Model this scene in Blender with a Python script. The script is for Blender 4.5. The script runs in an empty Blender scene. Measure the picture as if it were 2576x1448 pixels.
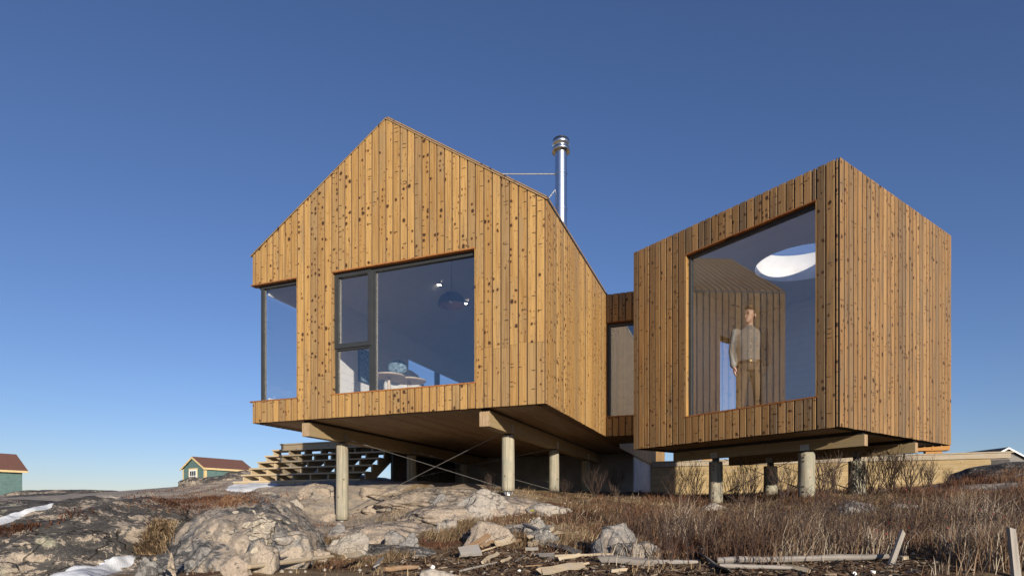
import bpy, math, random
import numpy as np
from mathutils import Vector, Matrix
from mathutils.bvhtree import BVHTree
random.seed(7); RNG = np.random.default_rng(11)
SC = bpy.context.scene; COL = SC.collection
PI = math.pi
# ------------------------------------------------------------------ camera
FPX, HY, CXP, IW, IH = 1504.5, 1283.6, 1287.5, 2575.0, 1448.0
cam = bpy.data.cameras.new('camera'); camo = bpy.data.objects.new('camera', cam); COL.objects.link(camo)
camo.location = (0, 0, 0); camo.rotation_euler = (PI/2, 0, 0)
cam.sensor_width = 36; cam.lens = 36*FPX/IW; cam.shift_y = (HY-IH/2)/IW
cam.clip_start = .05; cam.clip_end = 9000
SC.camera = camo
# ------------------------------------------------------------------ light
SUN_A, SUN_E = math.radians(18.5), math.radians(14)      # towards +x from straight behind the camera
w = bpy.data.worlds.new('World'); SC.world = w; w.use_nodes = True
nt = w.node_tree; bg = nt.nodes['Background']
sky = nt.nodes.new('ShaderNodeTexSky'); sky.sky_type = 'NISHITA'; sky.sun_disc = False
sky.sun_elevation = SUN_E; sky.sun_rotation = PI-SUN_A
sky.air_density = 1.0; sky.dust_density = .1; sky.ozone_density = 4.1; sky.altitude = 0
tn = nt.nodes.new('ShaderNodeMix'); tn.data_type = 'RGBA'; tn.blend_type = 'MULTIPLY'; tn.inputs[0].default_value = 1; tn.inputs[7].default_value = (1.02, .93, 1.08, 1)   # white balance
nt.links.new(sky.outputs[0], tn.inputs[6]); nt.links.new(tn.outputs[2], bg.inputs[0]); bg.inputs[1].default_value = .08
sl = bpy.data.lights.new('sun', 'SUN'); sl.energy = 4.7; sl.angle = math.radians(.53); sl.color = (1, .885, .72)
so = bpy.data.objects.new('sun', sl); COL.objects.link(so)
sdir = Vector((math.sin(SUN_A)*math.cos(SUN_E), -math.cos(SUN_A)*math.cos(SUN_E), math.sin(SUN_E)))
so.rotation_euler = sdir.to_track_quat('Z', 'Y').to_euler(); so.location = sdir*60
vs = SC.view_settings; vs.view_transform = 'Standard'; vs.look = 'None'; vs.gamma = 1; vs.exposure = .45
vs.use_curve_mapping = False
SC.cycles.max_bounces = 16; SC.cycles.diffuse_bounces = 8; SC.cycles.transparent_max_bounces = 16
# ------------------------------------------------------------------ materials
class NT:
    def __init__(s, name):
        s.m = bpy.data.materials.new(name); s.m.use_nodes = True; s.t = s.m.node_tree
        s.b = s.t.nodes['Principled BSDF']; s.out = s.t.nodes['Material Output']
    def n(s, typ, ins=None, **kw):
        nd = s.t.nodes.new('ShaderNode'+typ)
        for k, v in kw.items(): setattr(nd, k, v)
        for k, v in (ins or {}).items(): s.set(nd.inputs[k], v)
        return nd
    def set(s, sock, v):
        if isinstance(v, bpy.types.NodeSocket): s.t.links.new(v, sock)
        elif isinstance(v, bpy.types.Node): s.t.links.new(v.outputs[0], sock)
        else:
            if hasattr(sock.default_value, '__len__') and not hasattr(v, '__len__'): v = (v,)*len(sock.default_value)
            if hasattr(sock.default_value, '__len__') and len(sock.default_value) == 4 and len(v) == 3: v = (*v, 1)
            sock.default_value = v
    def math(s, op, a, b=0., c=None, clamp=False):
        nd = s.n('Math', operation=op, use_clamp=clamp); s.set(nd.inputs[0], a); s.set(nd.inputs[1], b)
        if c is not None: s.set(nd.inputs[2], c)
        return nd.outputs[0]
    def mix(s, f, a, b, blend='MIX'):
        nd = s.n('Mix', data_type='RGBA', blend_type=blend); s.set(nd.inputs[0], f); s.set(nd.inputs[6], a); s.set(nd.inputs[7], b)
        return nd.outputs[2]
    def ss(s, v, lo, hi, a=0., b=1.):
        nd = s.n('MapRange', interpolation_type='SMOOTHSTEP'); s.set(nd.inputs[0], v)
        for i, q in enumerate((lo, hi, a, b)): s.set(nd.inputs[i+1], q)
        return nd.outputs[0]
    def vec(s, co, scale=(1, 1, 1), off=None):
        nd = s.n('VectorMath', operation='MULTIPLY'); s.set(nd.inputs[0], co); nd.inputs[1].default_value = scale
        if off is None: return nd.outputs[0]
        a = s.n('VectorMath', operation='ADD'); s.set(a.inputs[0], nd.outputs[0]); s.set(a.inputs[1], off); return a.outputs[0]
    def noise(s, v, scale, detail=3., rough=.55, dist=0.):
        return s.n('TexNoise', {'Vector': v, 'Scale': scale, 'Detail': detail, 'Roughness': rough, 'Distortion': dist}).outputs[0]
    def vor(s, v, scale=1., feature='F1', dims='3D', rnd=1.):
        nd = s.n('TexVoronoi', feature=feature, voronoi_dimensions=dims); s.set(nd.inputs['Vector'], v); s.set(nd.inputs['Scale'], scale)
        nd.inputs['Randomness'].default_value = rnd; return nd
    def obj(s): return s.n('TexCoord').outputs['Object']
    def rnd(s): return s.n('ObjectInfo').outputs['Random']
    def bump(s, h, strength=.3, dist=.01):
        nd = s.n('Bump', {'Height': h, 'Strength': strength, 'Distance': dist}); s.t.links.new(nd.outputs[0], s.b.inputs['Normal'])
    def done(s, col=None, rough=.7, metal=0., spec=None):
        if col is not None: s.set(s.b.inputs['Base Color'], col)
        s.set(s.b.inputs['Roughness'], rough); s.set(s.b.inputs['Metallic'], metal)
        if spec is not None: s.b.inputs['Specular IOR Level'].default_value = spec
        return s.m
def pine(name, light, dark, grey, knot=(.035, .018, .009), kn=1., axis='z', rough=.62):
    s = NT(name); co = s.obj(); r = s.rnd()
    sep = s.n('SeparateXYZ', {0: co}); x = sep.outputs[0]; y = sep.outputs[1]; z = sep.outputs[2]
    if axis == 'x': x, z = z, x
    if axis == 'y': x, z = x, y
    rx = s.math('MULTIPLY', r, 91.3); rz = s.math('MULTIPLY', r, 57.7)
    def v2(sx, sz):
        return s.n('CombineXYZ', {0: s.math('ADD', s.math('MULTIPLY', x, sx), rx), 1: s.math('ADD', s.math('MULTIPLY', z, sz), rz), 2: rx}).outputs[0]
    tone = s.n('TexWhiteNoise', {'W': s.math('MULTIPLY', r, 777.)}, noise_dimensions='1D').outputs[0]
    base = s.mix(s.ss(tone, 0., 1.), light, dark)
    base = s.mix(s.ss(r, .55, 1., 0., .8), base, grey)
    wob = s.noise(v2(3., 1.2), 1., 2.)
    g1 = s.noise(v2(70., 1.6), 1., 4., .6, .6)
    base = s.mix(s.ss(g1, .38, .66, 0., .62), base, s.mix(1., base, (.58, .47, .38), 'MULTIPLY'))
    ring = s.math('SINE', s.math('MULTIPLY', s.math('ADD', x, s.math('MULTIPLY', wob, .22)), 420.))
    base = s.mix(s.ss(ring, .3, 1., 0., .22), base, s.mix(1., base, (.55, .42, .32), 'MULTIPLY'))
    blot = s.noise(v2(5., .9), 1., 3.)
    base = s.mix(s.ss(blot, .5, .72, 0., .75), base, grey)
    strk = s.noise(v2(34., .55), 1., 3., .6); base = s.mix(s.ss(strk, .56, .68, 0., .6), base, s.mix(1., base, (.5, .4, .32), 'MULTIPLY'))
    bk = s.n('TexWhiteNoise', {'W': s.math('MULTIPLY', r, 313.)}, noise_dimensions='1D').outputs[0]      # how knotty this board is
    k1 = s.vor(v2(15., 12.), 1., dims='2D'); sp = s.n('SeparateXYZ', {0: k1.outputs['Color']})
    clus = s.noise(v2(1.5, 3.2), 1., 2.)
    keep = s.math('GREATER_THAN', s.math('ADD', s.math('MULTIPLY_ADD', sp.outputs[1], .55, s.math('MULTIPLY', clus, .9)), s.math('MULTIPLY', bk, .24)), .99)
    rad = s.math('MULTIPLY', s.math('MULTIPLY_ADD', s.math('POWER', sp.outputs[0], 2.6), .33*kn, .07*kn), keep)
    d = s.math('ADD', k1.outputs['Distance'], s.math('MULTIPLY_ADD', s.noise(v2(60., 60.), 1., 2.), .1, -.05))
    dd = s.math('SUBTRACT', d, rad)
    m1 = s.math('MULTIPLY', s.ss(dd, -.06, .02, 1., 0.), keep)
    halo = s.math('MULTIPLY', s.ss(dd, -.02, .22, .8, 0.), keep)
    k3 = s.vor(v2(6., 7.), 1., dims='2D'); sp3 = s.n('SeparateXYZ', {0: k3.outputs['Color']})             # branch slashes, wider than high
    k3b = s.vor(v2(6., 30.), 1., dims='2D'); sp3b = s.n('SeparateXYZ', {0: k3b.outputs['Color']})
    m3 = s.math('MULTIPLY', s.ss(k3b.outputs['Distance'], .12, .3, .9, 0.), s.math('GREATER_THAN', sp3b.outputs[0], .93))
    k2 = s.vor(v2(26., 9.), 1., dims='2D'); sp2 = s.n('SeparateXYZ', {0: k2.outputs['Color']})
    m2 = s.math('MULTIPLY', s.ss(k2.outputs['Distance'], .08, .2, 1., 0.), s.math('GREATER_THAN', sp2.outputs[0], .5))
    m2 = s.math('MULTIPLY', m2, s.math('GREATER_THAN', s.noise(v2(10., 1.1), 1., 2.), .5))
    base = s.mix(halo, base, s.mix(1., base, (.66, .52, .42), 'MULTIPLY'))
    base = s.mix(s.math('MULTIPLY', m2, .75), base, s.mix(.5, knot, dark))
    base = s.mix(s.math('MULTIPLY', m1, .93), base, knot); base = s.mix(m3, base, knot)
    s.bump(s.math('ADD', g1, s.math('MULTIPLY', ring, .15)), .25, .003)
    return s.done(base, rough, 0., .3)
def timber(name, c1, c2, c3, sx=60., sz=1.5, axis='x', rough=.8, knots=True):
    s = NT(name); co = s.obj(); r = s.rnd(); sep = s.n('SeparateXYZ', {0: co})
    a, b, c = (sep.outputs[i] for i in {'x': (0, 1, 2), 'y': (1, 0, 2), 'z': (2, 0, 1)}[axis])
    rr = s.math('MULTIPLY', r, 43.)
    v = s.n('CombineXYZ', {0: s.math('MULTIPLY_ADD', a, sz, rr), 1: s.math('MULTIPLY', b, sx), 2: s.math('MULTIPLY', c, sx)}).outputs[0]
    v2 = s.n('CombineXYZ', {0: s.math('MULTIPLY_ADD', a, 1., rr), 1: b, 2: c}).outputs[0]
    g = s.noise(v, 1., 4., .65, .8); bl = s.noise(v2, 5., 4., .65)
    col = s.mix(s.ss(g, .35, .7), c1, c2); col = s.mix(s.ss(bl, .45, .7, 0., .8), col, c3)
    col = s.mix(s.math('MULTIPLY', r, .45), col, s.mix(1., col, (.6, .6, .62), 'MULTIPLY'))
    if knots:
        k = s.vor(v2, 5.5); m = s.ss(k.outputs['Distance'], .06, .11, .85, 0.); col = s.mix(m, col, (.05, .03, .02))
    cr = s.ss(g, .69, .73, 0., .8); col = s.mix(cr, col, (.03, .024, .018))
    s.bump(g, .5, .006); return s.done(col, rough, 0., .25)
def plain(name, col, rough=.6, metal=0., var=.12, scale=6., bumps=.0, spec=None):
    s = NT(name); co = s.obj(); n = s.noise(co, scale, 4.)
    c2 = tuple(min(1, c*(1-var*2)) for c in col); c3 = tuple(min(1, c*(1+var)) for c in col)
    if bumps: s.bump(s.noise(co, scale*8, 3.), bumps, .01)
    return s.done(s.mix(s.ss(n, .3, .7), c2, c3), rough, metal, spec)
def glass_mat(name, tint=(.86, .9, .92), f0=.10, graze=1.):
    s = NT(name); lw = s.n('LayerWeight', {'Blend': .5}).outputs['Facing']
    f = s.math('MULTIPLY_ADD', s.math('POWER', lw, 5.), (1-f0)*graze, f0, True)
    tr = s.n('BsdfTransparent', {0: tint}); gl = s.n('BsdfGlossy', {'Color': (1, 1, 1), 'Roughness': 0.})
    mx = s.n('MixShader', {0: f, 1: tr.outputs[0], 2: gl.outputs[0]}); s.t.links.new(mx.outputs[0], s.out.inputs[0]); return s.m
def glow(name, col, st):
    s = NT(name); s.b.inputs['Emission Color'].default_value = (*col, 1); s.b.inputs['Emission Strength'].default_value = st; return s.done(col)
M = {}
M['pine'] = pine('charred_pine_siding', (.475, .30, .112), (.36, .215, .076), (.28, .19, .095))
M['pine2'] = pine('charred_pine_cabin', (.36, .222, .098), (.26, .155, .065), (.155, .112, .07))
M['sheath'] = plain('board_lap_backing', (.17, .10, .05), .8); M['sheath2'] = plain('black_gap_backing', (.012, .008, .006), .9)  # cabin backing painted black to deepen the shade in the gaps
M['edge'] = plain('scorched_shade_edge', (.20, .115, .052), .85); M['edge2'] = plain('charred_shade_edge', (.03, .018, .01), .85)  # charred tone, also painting the shadow lines between boards
M['cedar'] = pine('cedar_trim', (.36, .15, .045), (.28, .11, .035), (.25, .12, .05), kn=.25)
M['soffit'] = pine('soffit_pine', (.42, .29, .165), (.33, .22, .125), (.3, .23, .15), kn=.5, axis='y')
M['beam'] = timber('treated_glulam', (.36, .27, .15), (.28, .205, .115), (.33, .26, .16), axis='y')
M['beam_end'] = timber('glulam_end_grain', (.42, .30, .18), (.33, .22, .13), (.45, .36, .24), axis='z')
M['pile'] = timber('weathered_pile', (.42, .385, .30), (.20, .175, .13), (.27, .27, .215), 38., .9, 'z')
M['stair'] = timber('treated_stair_lumber', (.54, .42, .27), (.45, .35, .22), (.47, .43, .35), axis='x')
M['fence'] = timber('spruce_boards', (.43, .32, .165), (.35, .255, .13), (.45, .36, .22), 30., 1., 'x')
M['fencecap'] = timber('grey_spruce_cap', (.42, .355, .265), (.35, .29, .21), (.41, .37, .31), 30., 1., 'x')
M['bench'] = timber('orange_cedar', (.52, .26, .08), (.42, .2, .06), (.46, .25, .1), axis='x')
M['frame'] = plain('charcoal_window_frame', (.032, .035, .038), .45, .0, .05)
M['glass'] = glass_mat('window_glass', (.985, .99, 1.), .135); M['glass2'] = glass_mat('clear_glass', (.985, .99, .99), .02)
M['dome'] = glass_mat('acrylic_skylight', (.99, .995, 1.), .015, .25)
M['white'] = plain('white_painted_boards', (.87, .87, .86), .55, 0, .02)
M['floor'] = timber('pale_floor', (.5, .4, .28), (.44, .34, .23), (.5, .42, .3), axis='y')
M['conc'] = plain('parged_concrete', (.42, .44, .47), .85, 0, .1, 3., .15)
M['conc_d'] = plain('grey_parging', (.30, .30, .30), .85, 0, .1, 3., .15)
M['galv'] = plain('galvanised_steel', (.42, .43, .44), .45, .85, .12, 30.)
M['cable'] = plain('steel_cable', (.24, .23, .22), .45, .6, .1, 30.)
M['pipe'] = plain('polished_flue', (.60, .66, .74), .3, 1., .03, 12.)
M['dark'] = plain('black_steel', (.02, .02, .022), .5, .2)
M['roofm'] = plain('dark_metal_roof', (.06, .06, .065), .5, .4)
M['green'] = plain('green_clapboard_paint', (.10, .175, .168), .65, 0, .07, 3.)
M['cream'] = plain('cream_trim_paint', (.62, .48, .25), .6, 0, .06)
M['redroof'] = plain('red_shingles', (.165, .078, .058), .85, 0, .16, 25.)
M['wtrim'] = plain('white_trim_paint', (.8, .8, .79), .5, 0, .03)
M['greyroof'] = plain('grey_shingles', (.045, .045, .05), .85, 0, .15, 6.)
M['greywall'] = plain('grey_siding', (.17, .16, .15), .7)
M['snow'] = plain('old_snow', (.62, .645, .68), .6, 0, .10, 9., .6)
M['skin'] = plain('skin', (.52, .32, .23), .5, 0, .05, 15.)
M['hair'] = plain('dark_brown_hair', (.05, .028, .016), .55, 0, .2, 60.)
M['shirt'] = plain('pale_grey_shirt', (.20, .195, .185), .85, 0, .08, 9., .2)
M['trouser'] = plain('brown_trousers', (.12, .085, .06), .85, 0, .1, 9., .2)
M['belt'] = plain('dark_leather', (.05, .025, .014), .5)
M['brass'] = plain('brass', (.7, .5, .2), .3, 1.)
M['eye'] = plain('eye', (.03, .025, .02), .3)
M['shade'] = plain('lamp_shade_navy', (.05, .065, .11), .5)
M['copper'] = plain('lamp_shade_lining', (.55, .34, .24), .4, .3)
M['spot'] = glow('lit_spot', (1, .9, .75), 9.)
M['fabric'] = plain('pale_upholstery', (.62, .62, .58), .9, 0, .06, 8., .2)
M['throw'] = plain('blue_patterned_throw', (.2, .3, .38), .9, 0, .35, 22., .2)
M['lwood'] = plain('light_table_wood', (.6, .5, .38), .5, 0, .06)
M['plastic'] = plain('white_plastic', (.82, .82, .82), .4, 0, .02)
M['hip'] = plain('red_rose_hip', (.35, .03, .03), .5)
M['leaf'] = plain('yellow_ribbon', (.6, .55, .06), .5)
def rock_mat(name, beige, grey, dark, lich, lamt=.5, gamt=.5, sc=1.):
    s = NT(name); co = s.n('NewGeometry').outputs['Position']
    n1 = s.noise(co, 1.3*sc, 5., .6, .4); n2 = s.noise(s.vec(co, (1, 1, 1.6), (7, 3, 1)), 5.*sc, 6., .68, .3); n3 = s.noise(co, 26.*sc, 4., .7)
    mp = s.n('Mapping', {'Rotation': (.5, .5, .35), 'Scale': (11., 2.2, 13.)}); s.set(mp.inputs['Vector'], co); st = s.noise(mp.outputs[0], 1.2, 5., .65, .6)
    up = s.n('SeparateXYZ', {0: s.n('NewGeometry').outputs['Normal']}).outputs[2]
    col = s.mix(s.ss(n3, .3, .7), beige, tuple(c*.7 for c in beige))
    col = s.mix(s.ss(s.math('ADD', s.math('MULTIPLY', n1, .7), s.math('MULTIPLY', n2, .5)), .72-.24*gamt, .80-.24*gamt), col, s.mix(s.ss(n3, .35, .65), grey, tuple(c*.6 for c in grey)))
    # dark crust lichen, mostly on tops
    f = s.math('ADD', s.math('ADD', s.math('MULTIPLY', n2, .9), s.math('MULTIPLY', n1, .75)), s.math('MULTIPLY', up, .2))
    f = s.math('ADD', f, s.math('MULTIPLY', n3, .75))
    th_ = 1.52-.42*lamt
    col = s.mix(s.ss(f, th_-.03, th_+.035, 0., .93), col, s.mix(s.ss(n3, .4, .62), dark, tuple(c*2.4 for c in dark)))
    n4 = s.noise(s.vec(co, (1, 1, 1), (31, 5, 9)), 2.6, 5., .6); col = s.mix(s.ss(n4, .62, .68, 0., .6), col, lich)
    col = s.mix(s.ss(st, .55, .66, 0., .6), col, tuple(c*.4 for c in grey)); n5 = s.noise(co, 75.*sc, 3., .7); col = s.mix(s.ss(n5, .54, .66, 0., .6), col, tuple(c*.3 for c in grey)); col = s.mix(s.ss(n5, .30, .42, .35, 0.), col, tuple(min(.6, c*1.25) for c in beige))
    w1 = s.n('VectorMath', operation='ADD'); s.set(w1.inputs[0], co)
    nv = s.n('TexNoise', {'Vector': co, 'Scale': 3., 'Detail': 3.}).outputs['Color']; s.set(w1.inputs[1], s.vec(nv, (.35, .35, .35)))
    cr = s.vor(s.vec(w1.outputs[0], (1., .7, 1.5)), 2.6, 'DISTANCE_TO_EDGE').outputs['Distance']
    crm = s.math('MULTIPLY', s.ss(cr, .0, .03, 1., 0.), s.ss(n1, .42, .55)); col = s.mix(s.math('MULTIPLY', crm, .75), col, (.025, .02, .016)); cr2 = s.vor(s.vec(w1.outputs[0], (1.3, .8, 1.2)), 7.5, 'DISTANCE_TO_EDGE').outputs['Distance']; crm2 = s.math('MULTIPLY', s.ss(cr2, .0, .05, 1., 0.), s.ss(s.noise(co, 2.1, 3.), .48, .6)); col = s.mix(s.math('MULTIPLY', crm2, .6), col, (.05, .04, .032))
    h = s.math('ADD', s.math('MULTIPLY', n2, 1.), s.math('MULTIPLY', n3, .35)); h = s.math('SUBTRACT', h, s.math('MULTIPLY', crm, .5))
    s.bump(s.math('ADD', h, s.math('MULTIPLY', st, .4)), .75, .035)
    return s.done(col, .88, 0., .2)
M['rockA'] = rock_mat('lichened_granite', (.42, .35, .275), (.25, .235, .22), (.028, .028, .028), (.40, .39, .28), .50, .3)
M['rockB'] = rock_mat('pinkish_granite', (.41, .345, .275), (.26, .25, .24), (.035, .035, .035), (.36, .35, .28), .30, .75)
M['rockC'] = rock_mat('pale_granite', (.42, .375, .325), (.32, .305, .285), (.09, .09, .09), (.4, .38, .31), .1, .5)
M['rockF'] = rock_mat('cream_flake_stone', (.50, .44, .35), (.44, .39, .31), (.2, .18, .15), (.5, .45, .36), 0., .2)
M['rockG'] = rock_mat('grey_granite', (.36, .32, .28), (.26, .25, .24), (.06, .06, .06), (.33, .31, .24), .3, .8)
M['rockP'] = rock_mat('pink_granite', (.40, .33, .265), (.32, .285, .25), (.08, .07, .065), (.4, .36, .3), .2, .5)
def wood_var(name, c1, c2, c3, sx=45.): return timber(name, c1, c2, c3, sx, 1.4, 'x', .85, False)
M['dgrey'] = wood_var('silver_driftwood', (.33, .30, .27), (.22, .20, .18), (.28, .27, .26))
M['ddark'] = wood_var('dark_driftwood', (.16, .15, .14), (.10, .095, .09), (.2, .18, .17))
M['dpale'] = wood_var('pale_driftwood', (.50, .41, .29), (.40, .31, .205), (.42, .38, .31))
M['dbrown'] = wood_var('brown_driftwood', (.33, .21, .12), (.24, .15, .085), (.3, .22, .15))
def ground_mat():
    s = NT('heath_ground'); co = s.n('NewGeometry').outputs['Position']
    n1 = s.noise(co, .8, 4.); n2 = s.noise(co, 4.5, 5., .65, .5); n3 = s.noise(co, 38., 4., .7); n4 = s.noise(s.vec(co, (60, 14, 60)), 1., 3., .7, 1.)
    col = s.mix(s.ss(n2, .35, .65), (.095, .062, .04), (.19, .135, .082))
    col = s.mix(s.ss(n1, .45, .62, 0., .85), col, s.mix(n4, (.19, .135, .08), (.36, .275, .17)))
    col = s.mix(s.ss(s.noise(s.vec(co, (1, 1, 1), (4, 9, 2)), 2.3, 4.), .54, .62, 0., .8), col, s.mix(n3, (.075, .034, .02), (.16, .072, .042)))
    col = s.mix(s.ss(n3, .5, .75, 0., .5), col, (.03, .022, .016))
    rk = s.n('Attribute', attribute_name='rock').outputs['Fac']
    rcol = s.mix(s.ss(s.noise(co, 3., 6., .65), .4, .6), (.42, .35, .275), (.27, .245, .22)); rcol = s.mix(s.ss(n3, .52, .75, 0., .55), rcol, (.07, .065, .06))
    rf = s.ss(s.math('ADD', rk, s.math('MULTIPLY_ADD', s.noise(co, 2.2, 5., .7), 1.5, -.75)), .45, .58)
    col = s.mix(rf, col, rcol)
    s.bump(s.math('ADD', s.math('ADD', n2, s.math('MULTIPLY', n3, .5)), s.math('MULTIPLY', n4, .3)), .9, .03)
    return s.done(col, .95, 0., .1)
M['ground'] = ground_mat()
def blade_mat(name, c1, c2, c3):
    s = NT(name); a = s.n('Attribute', attribute_name='var').outputs['Fac']
    col = s.mix(s.ss(a, 0., .55), c1, c2); col = s.mix(s.ss(a, .6, 1.), col, c3)
    return s.done(col, .85, 0., .1)
M['grass'] = blade_mat('dry_grass', (.13, .085, .05), (.30, .215, .13), (.43, .34, .22))
M['stem'] = blade_mat('dead_stems', (.08, .043, .029), (.19, .125, .08), (.40, .34, .27))
M['heath'] = blade_mat('rust_heath', (.045, .021, .014), (.125, .06, .036), (.21, .125, .075))
M['twig'] = plain('bare_twig_bark', (.062, .038, .029), .85, 0, .25, 8.)
M['chip'] = blade_mat('wrack_and_chips', (.06, .034, .022), (.15, .095, .06), (.36, .29, .21))
# ------------------------------------------------------------------ mesh helpers
class MB:
    """collects boxes, prisms and tubes and links them as ONE mesh object"""
    def __init__(s): s.v = []; s.f = []
    def add(s, vs_, fs):
        o = len(s.v); s.v.extend(tuple(v) for v in vs_); s.f.extend(tuple(i+o for i in f) for f in fs); return s
    def hexa(s, p): return s.add(p, [(0, 3, 2, 1), (4, 5, 6, 7), (0, 1, 5, 4), (1, 2, 6, 5), (2, 3, 7, 6), (3, 0, 4, 7)])
    def box(s, a, b):
        (x0, y0, z0), (x1, y1, z1) = a, b
        return s.hexa([(x0, y0, z0), (x1, y0, z0), (x1, y1, z0), (x0, y1, z0), (x0, y0, z1), (x1, y0, z1), (x1, y1, z1), (x0, y1, z1)])
    def obox(s, F, a, b):
        p = MB().box(a, b).v; return s.hexa([F(*q) for q in p])
    def tube(s, pts, rad, n=8, cap=True):
        pts = [Vector(p) for p in pts]; rad = rad if hasattr(rad, '__len__') else [rad]*len(pts); vs_ = []; fs = []
        t0 = (pts[1]-pts[0]).normalized(); up = Vector((0, 0, 1)) if abs(t0.z) < .9 else Vector((1, 0, 0)); a = t0.cross(up).normalized()
        for i, p in enumerate(pts):
            t = (pts[min(i+1, len(pts)-1)]-pts[max(i-1, 0)]).normalized(); a = (a-t*a.dot(t)).normalized(); b = t.cross(a)
            vs_ += [p+(a*math.cos(2*PI*k/n)+b*math.sin(2*PI*k/n))*rad[i] for k in range(n)]
        for i in range(len(pts)-1):
            for k in range(n): fs.append((i*n+k, i*n+(k+1) % n, (i+1)*n+(k+1) % n, (i+1)*n+k))
        if cap: fs.append(tuple(range(n))[::-1]); fs.append(tuple((len(pts)-1)*n+k for k in range(n)))
        return s.add(vs_, fs)
    def lathe(s, prof, c=(0, 0, 0), n=24):
        vs_ = []; fs = []
        for r, z in prof: vs_ += [(c[0]+r*math.cos(2*PI*k/n), c[1]+r*math.sin(2*PI*k/n), c[2]+z) for k in range(n)]
        for i in range(len(prof)-1):
            for k in range(n): fs.append((i*n+k, i*n+(k+1) % n, (i+1)*n+(k+1) % n, (i+1)*n+k))
        return s.add(vs_, fs)
    def mesh(s, name):
        me = bpy.data.meshes.new(name); me.from_pydata(s.v, [], s.f); me.update(); return me
def link(name, me, mat, parent=None, loc=(0, 0, 0), rz=0., smooth=False):
    o = bpy.data.objects.new(name, me)
    if mat is not None and not me.materials: me.materials.append(M[mat] if isinstance(mat, str) else mat)
    o.location = loc; o.rotation_euler = (0, 0, rz); COL.objects.link(o)
    if parent is not None: o.parent = parent
    if smooth: me.polygons.foreach_set('use_smooth', [True]*len(me.polygons))
    return o
def build(mb, name, mat, parent=None, smooth=False, **kw): return link(name, mb.mesh(name), mat, parent, smooth=smooth, **kw)
def tag(o, label=None, cat=None, group=None, kind=None):
    for k, v in (('label', label), ('category', cat), ('group', group), ('kind', kind)):
        if v: o[k] = v
    return o
def thing(name, label, cat, loc=(0, 0, 0), rz=0., group=None):
    o = bpy.data.objects.new(name, None); o.empty_display_size = .2; COL.objects.link(o); o.location = loc; o.rotation_euler = (0, 0, rz)
    return tag(o, label, cat, group)
def np_mesh(name, v, f, attrs=None):
    """v (n,3); f list of (faces array (m,k))"""
    me = bpy.data.meshes.new(name); fs = f if isinstance(f, list) else [f]
    me.vertices.add(len(v)); me.vertices.foreach_set('co', np.ascontiguousarray(v, dtype=np.float32).ravel())
    loops = np.concatenate([a.ravel() for a in fs]).astype(np.int32); tot = np.concatenate([np.full(len(a), a.shape[1]) for a in fs]).astype(np.int32)
    me.loops.add(len(loops)); me.loops.foreach_set('vertex_index', loops)
    me.polygons.add(len(tot)); me.polygons.foreach_set('loop_start', np.concatenate([[0], np.cumsum(tot)[:-1]]).astype(np.int32))
    try: me.polygons.foreach_set('loop_total', tot)
    except Exception: pass
    me.update(calc_edges=True); me.validate()
    for k, a in (attrs or {}).items():
        at = me.attributes.new(k, 'FLOAT', 'POINT'); at.data.foreach_set('value', np.asarray(a, dtype=np.float32))
    return me
# value noise, vectorised
def _h(i, j, k):
    n = (i.astype(np.int64)*374761393+j.astype(np.int64)*668265263+k.astype(np.int64)*2147483647) & 0xffffffff
    n = ((n ^ (n >> 13))*1274126177) & 0xffffffff; n = ((n ^ (n >> 16))*2246822519) & 0xffffffff
    return ((n ^ (n >> 15)) & 0xffff)/65535.
def vn(p):
    p = np.asarray(p, float); i = np.floor(p).astype(np.int64); f = p-i; f = f*f*f*(f*(f*6-15)+10); r = 0
    for a in (0, 1):
        for b in (0, 1):
            for c in (0, 1):
                wgt = (f[:, 0] if a else 1-f[:, 0])*(f[:, 1] if b else 1-f[:, 1])*(f[:, 2] if c else 1-f[:, 2])
                r = r+wgt*_h(i[:, 0]+a, i[:, 1]+b, i[:, 2]+c)
    return r*2-1
def fbm(p, oct=4, gain=.5):
    p = np.asarray(p, float); r = 0; a = 1.
    for o in range(oct): r = r+a*vn(p*2**o+o*17.3); a *= gain
    return r
# ------------------------------------------------------------------ frames
TH = .3645; CX, CY = .4604, 8.2616; ct, st = math.cos(TH), math.sin(TH)
W = 5.1765; ZB, ZE, ZR, UR = 1.4766, 4.285, 5.99, 2.5512; LEN = 13.8
BW = .1275
def H(u, v, z): return Vector((CX-u*ct+v*st, CY+u*st+v*ct, z))
QC = .98; TA = .9443; KX, KY = 4.4307*QC, 8.1044*QC; ca, sa = math.cos(TA), math.sin(TA)
WA, WB, KB, KT = 3.6975*QC, 3.949*QC, 1.137*QC, 4.771*QC
def K(a, b, z): return Vector((KX-a*ca+b*sa, KY+a*sa+b*ca, z))
def at(px, py, Y): return Vector(((px-CXP)/FPX*Y, Y, (HY-py)/FPX*Y))
def roof_z(u): return ZE+(ZR-ZE)*(u/UR if u < UR else (W-u)/(W-UR))
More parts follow.
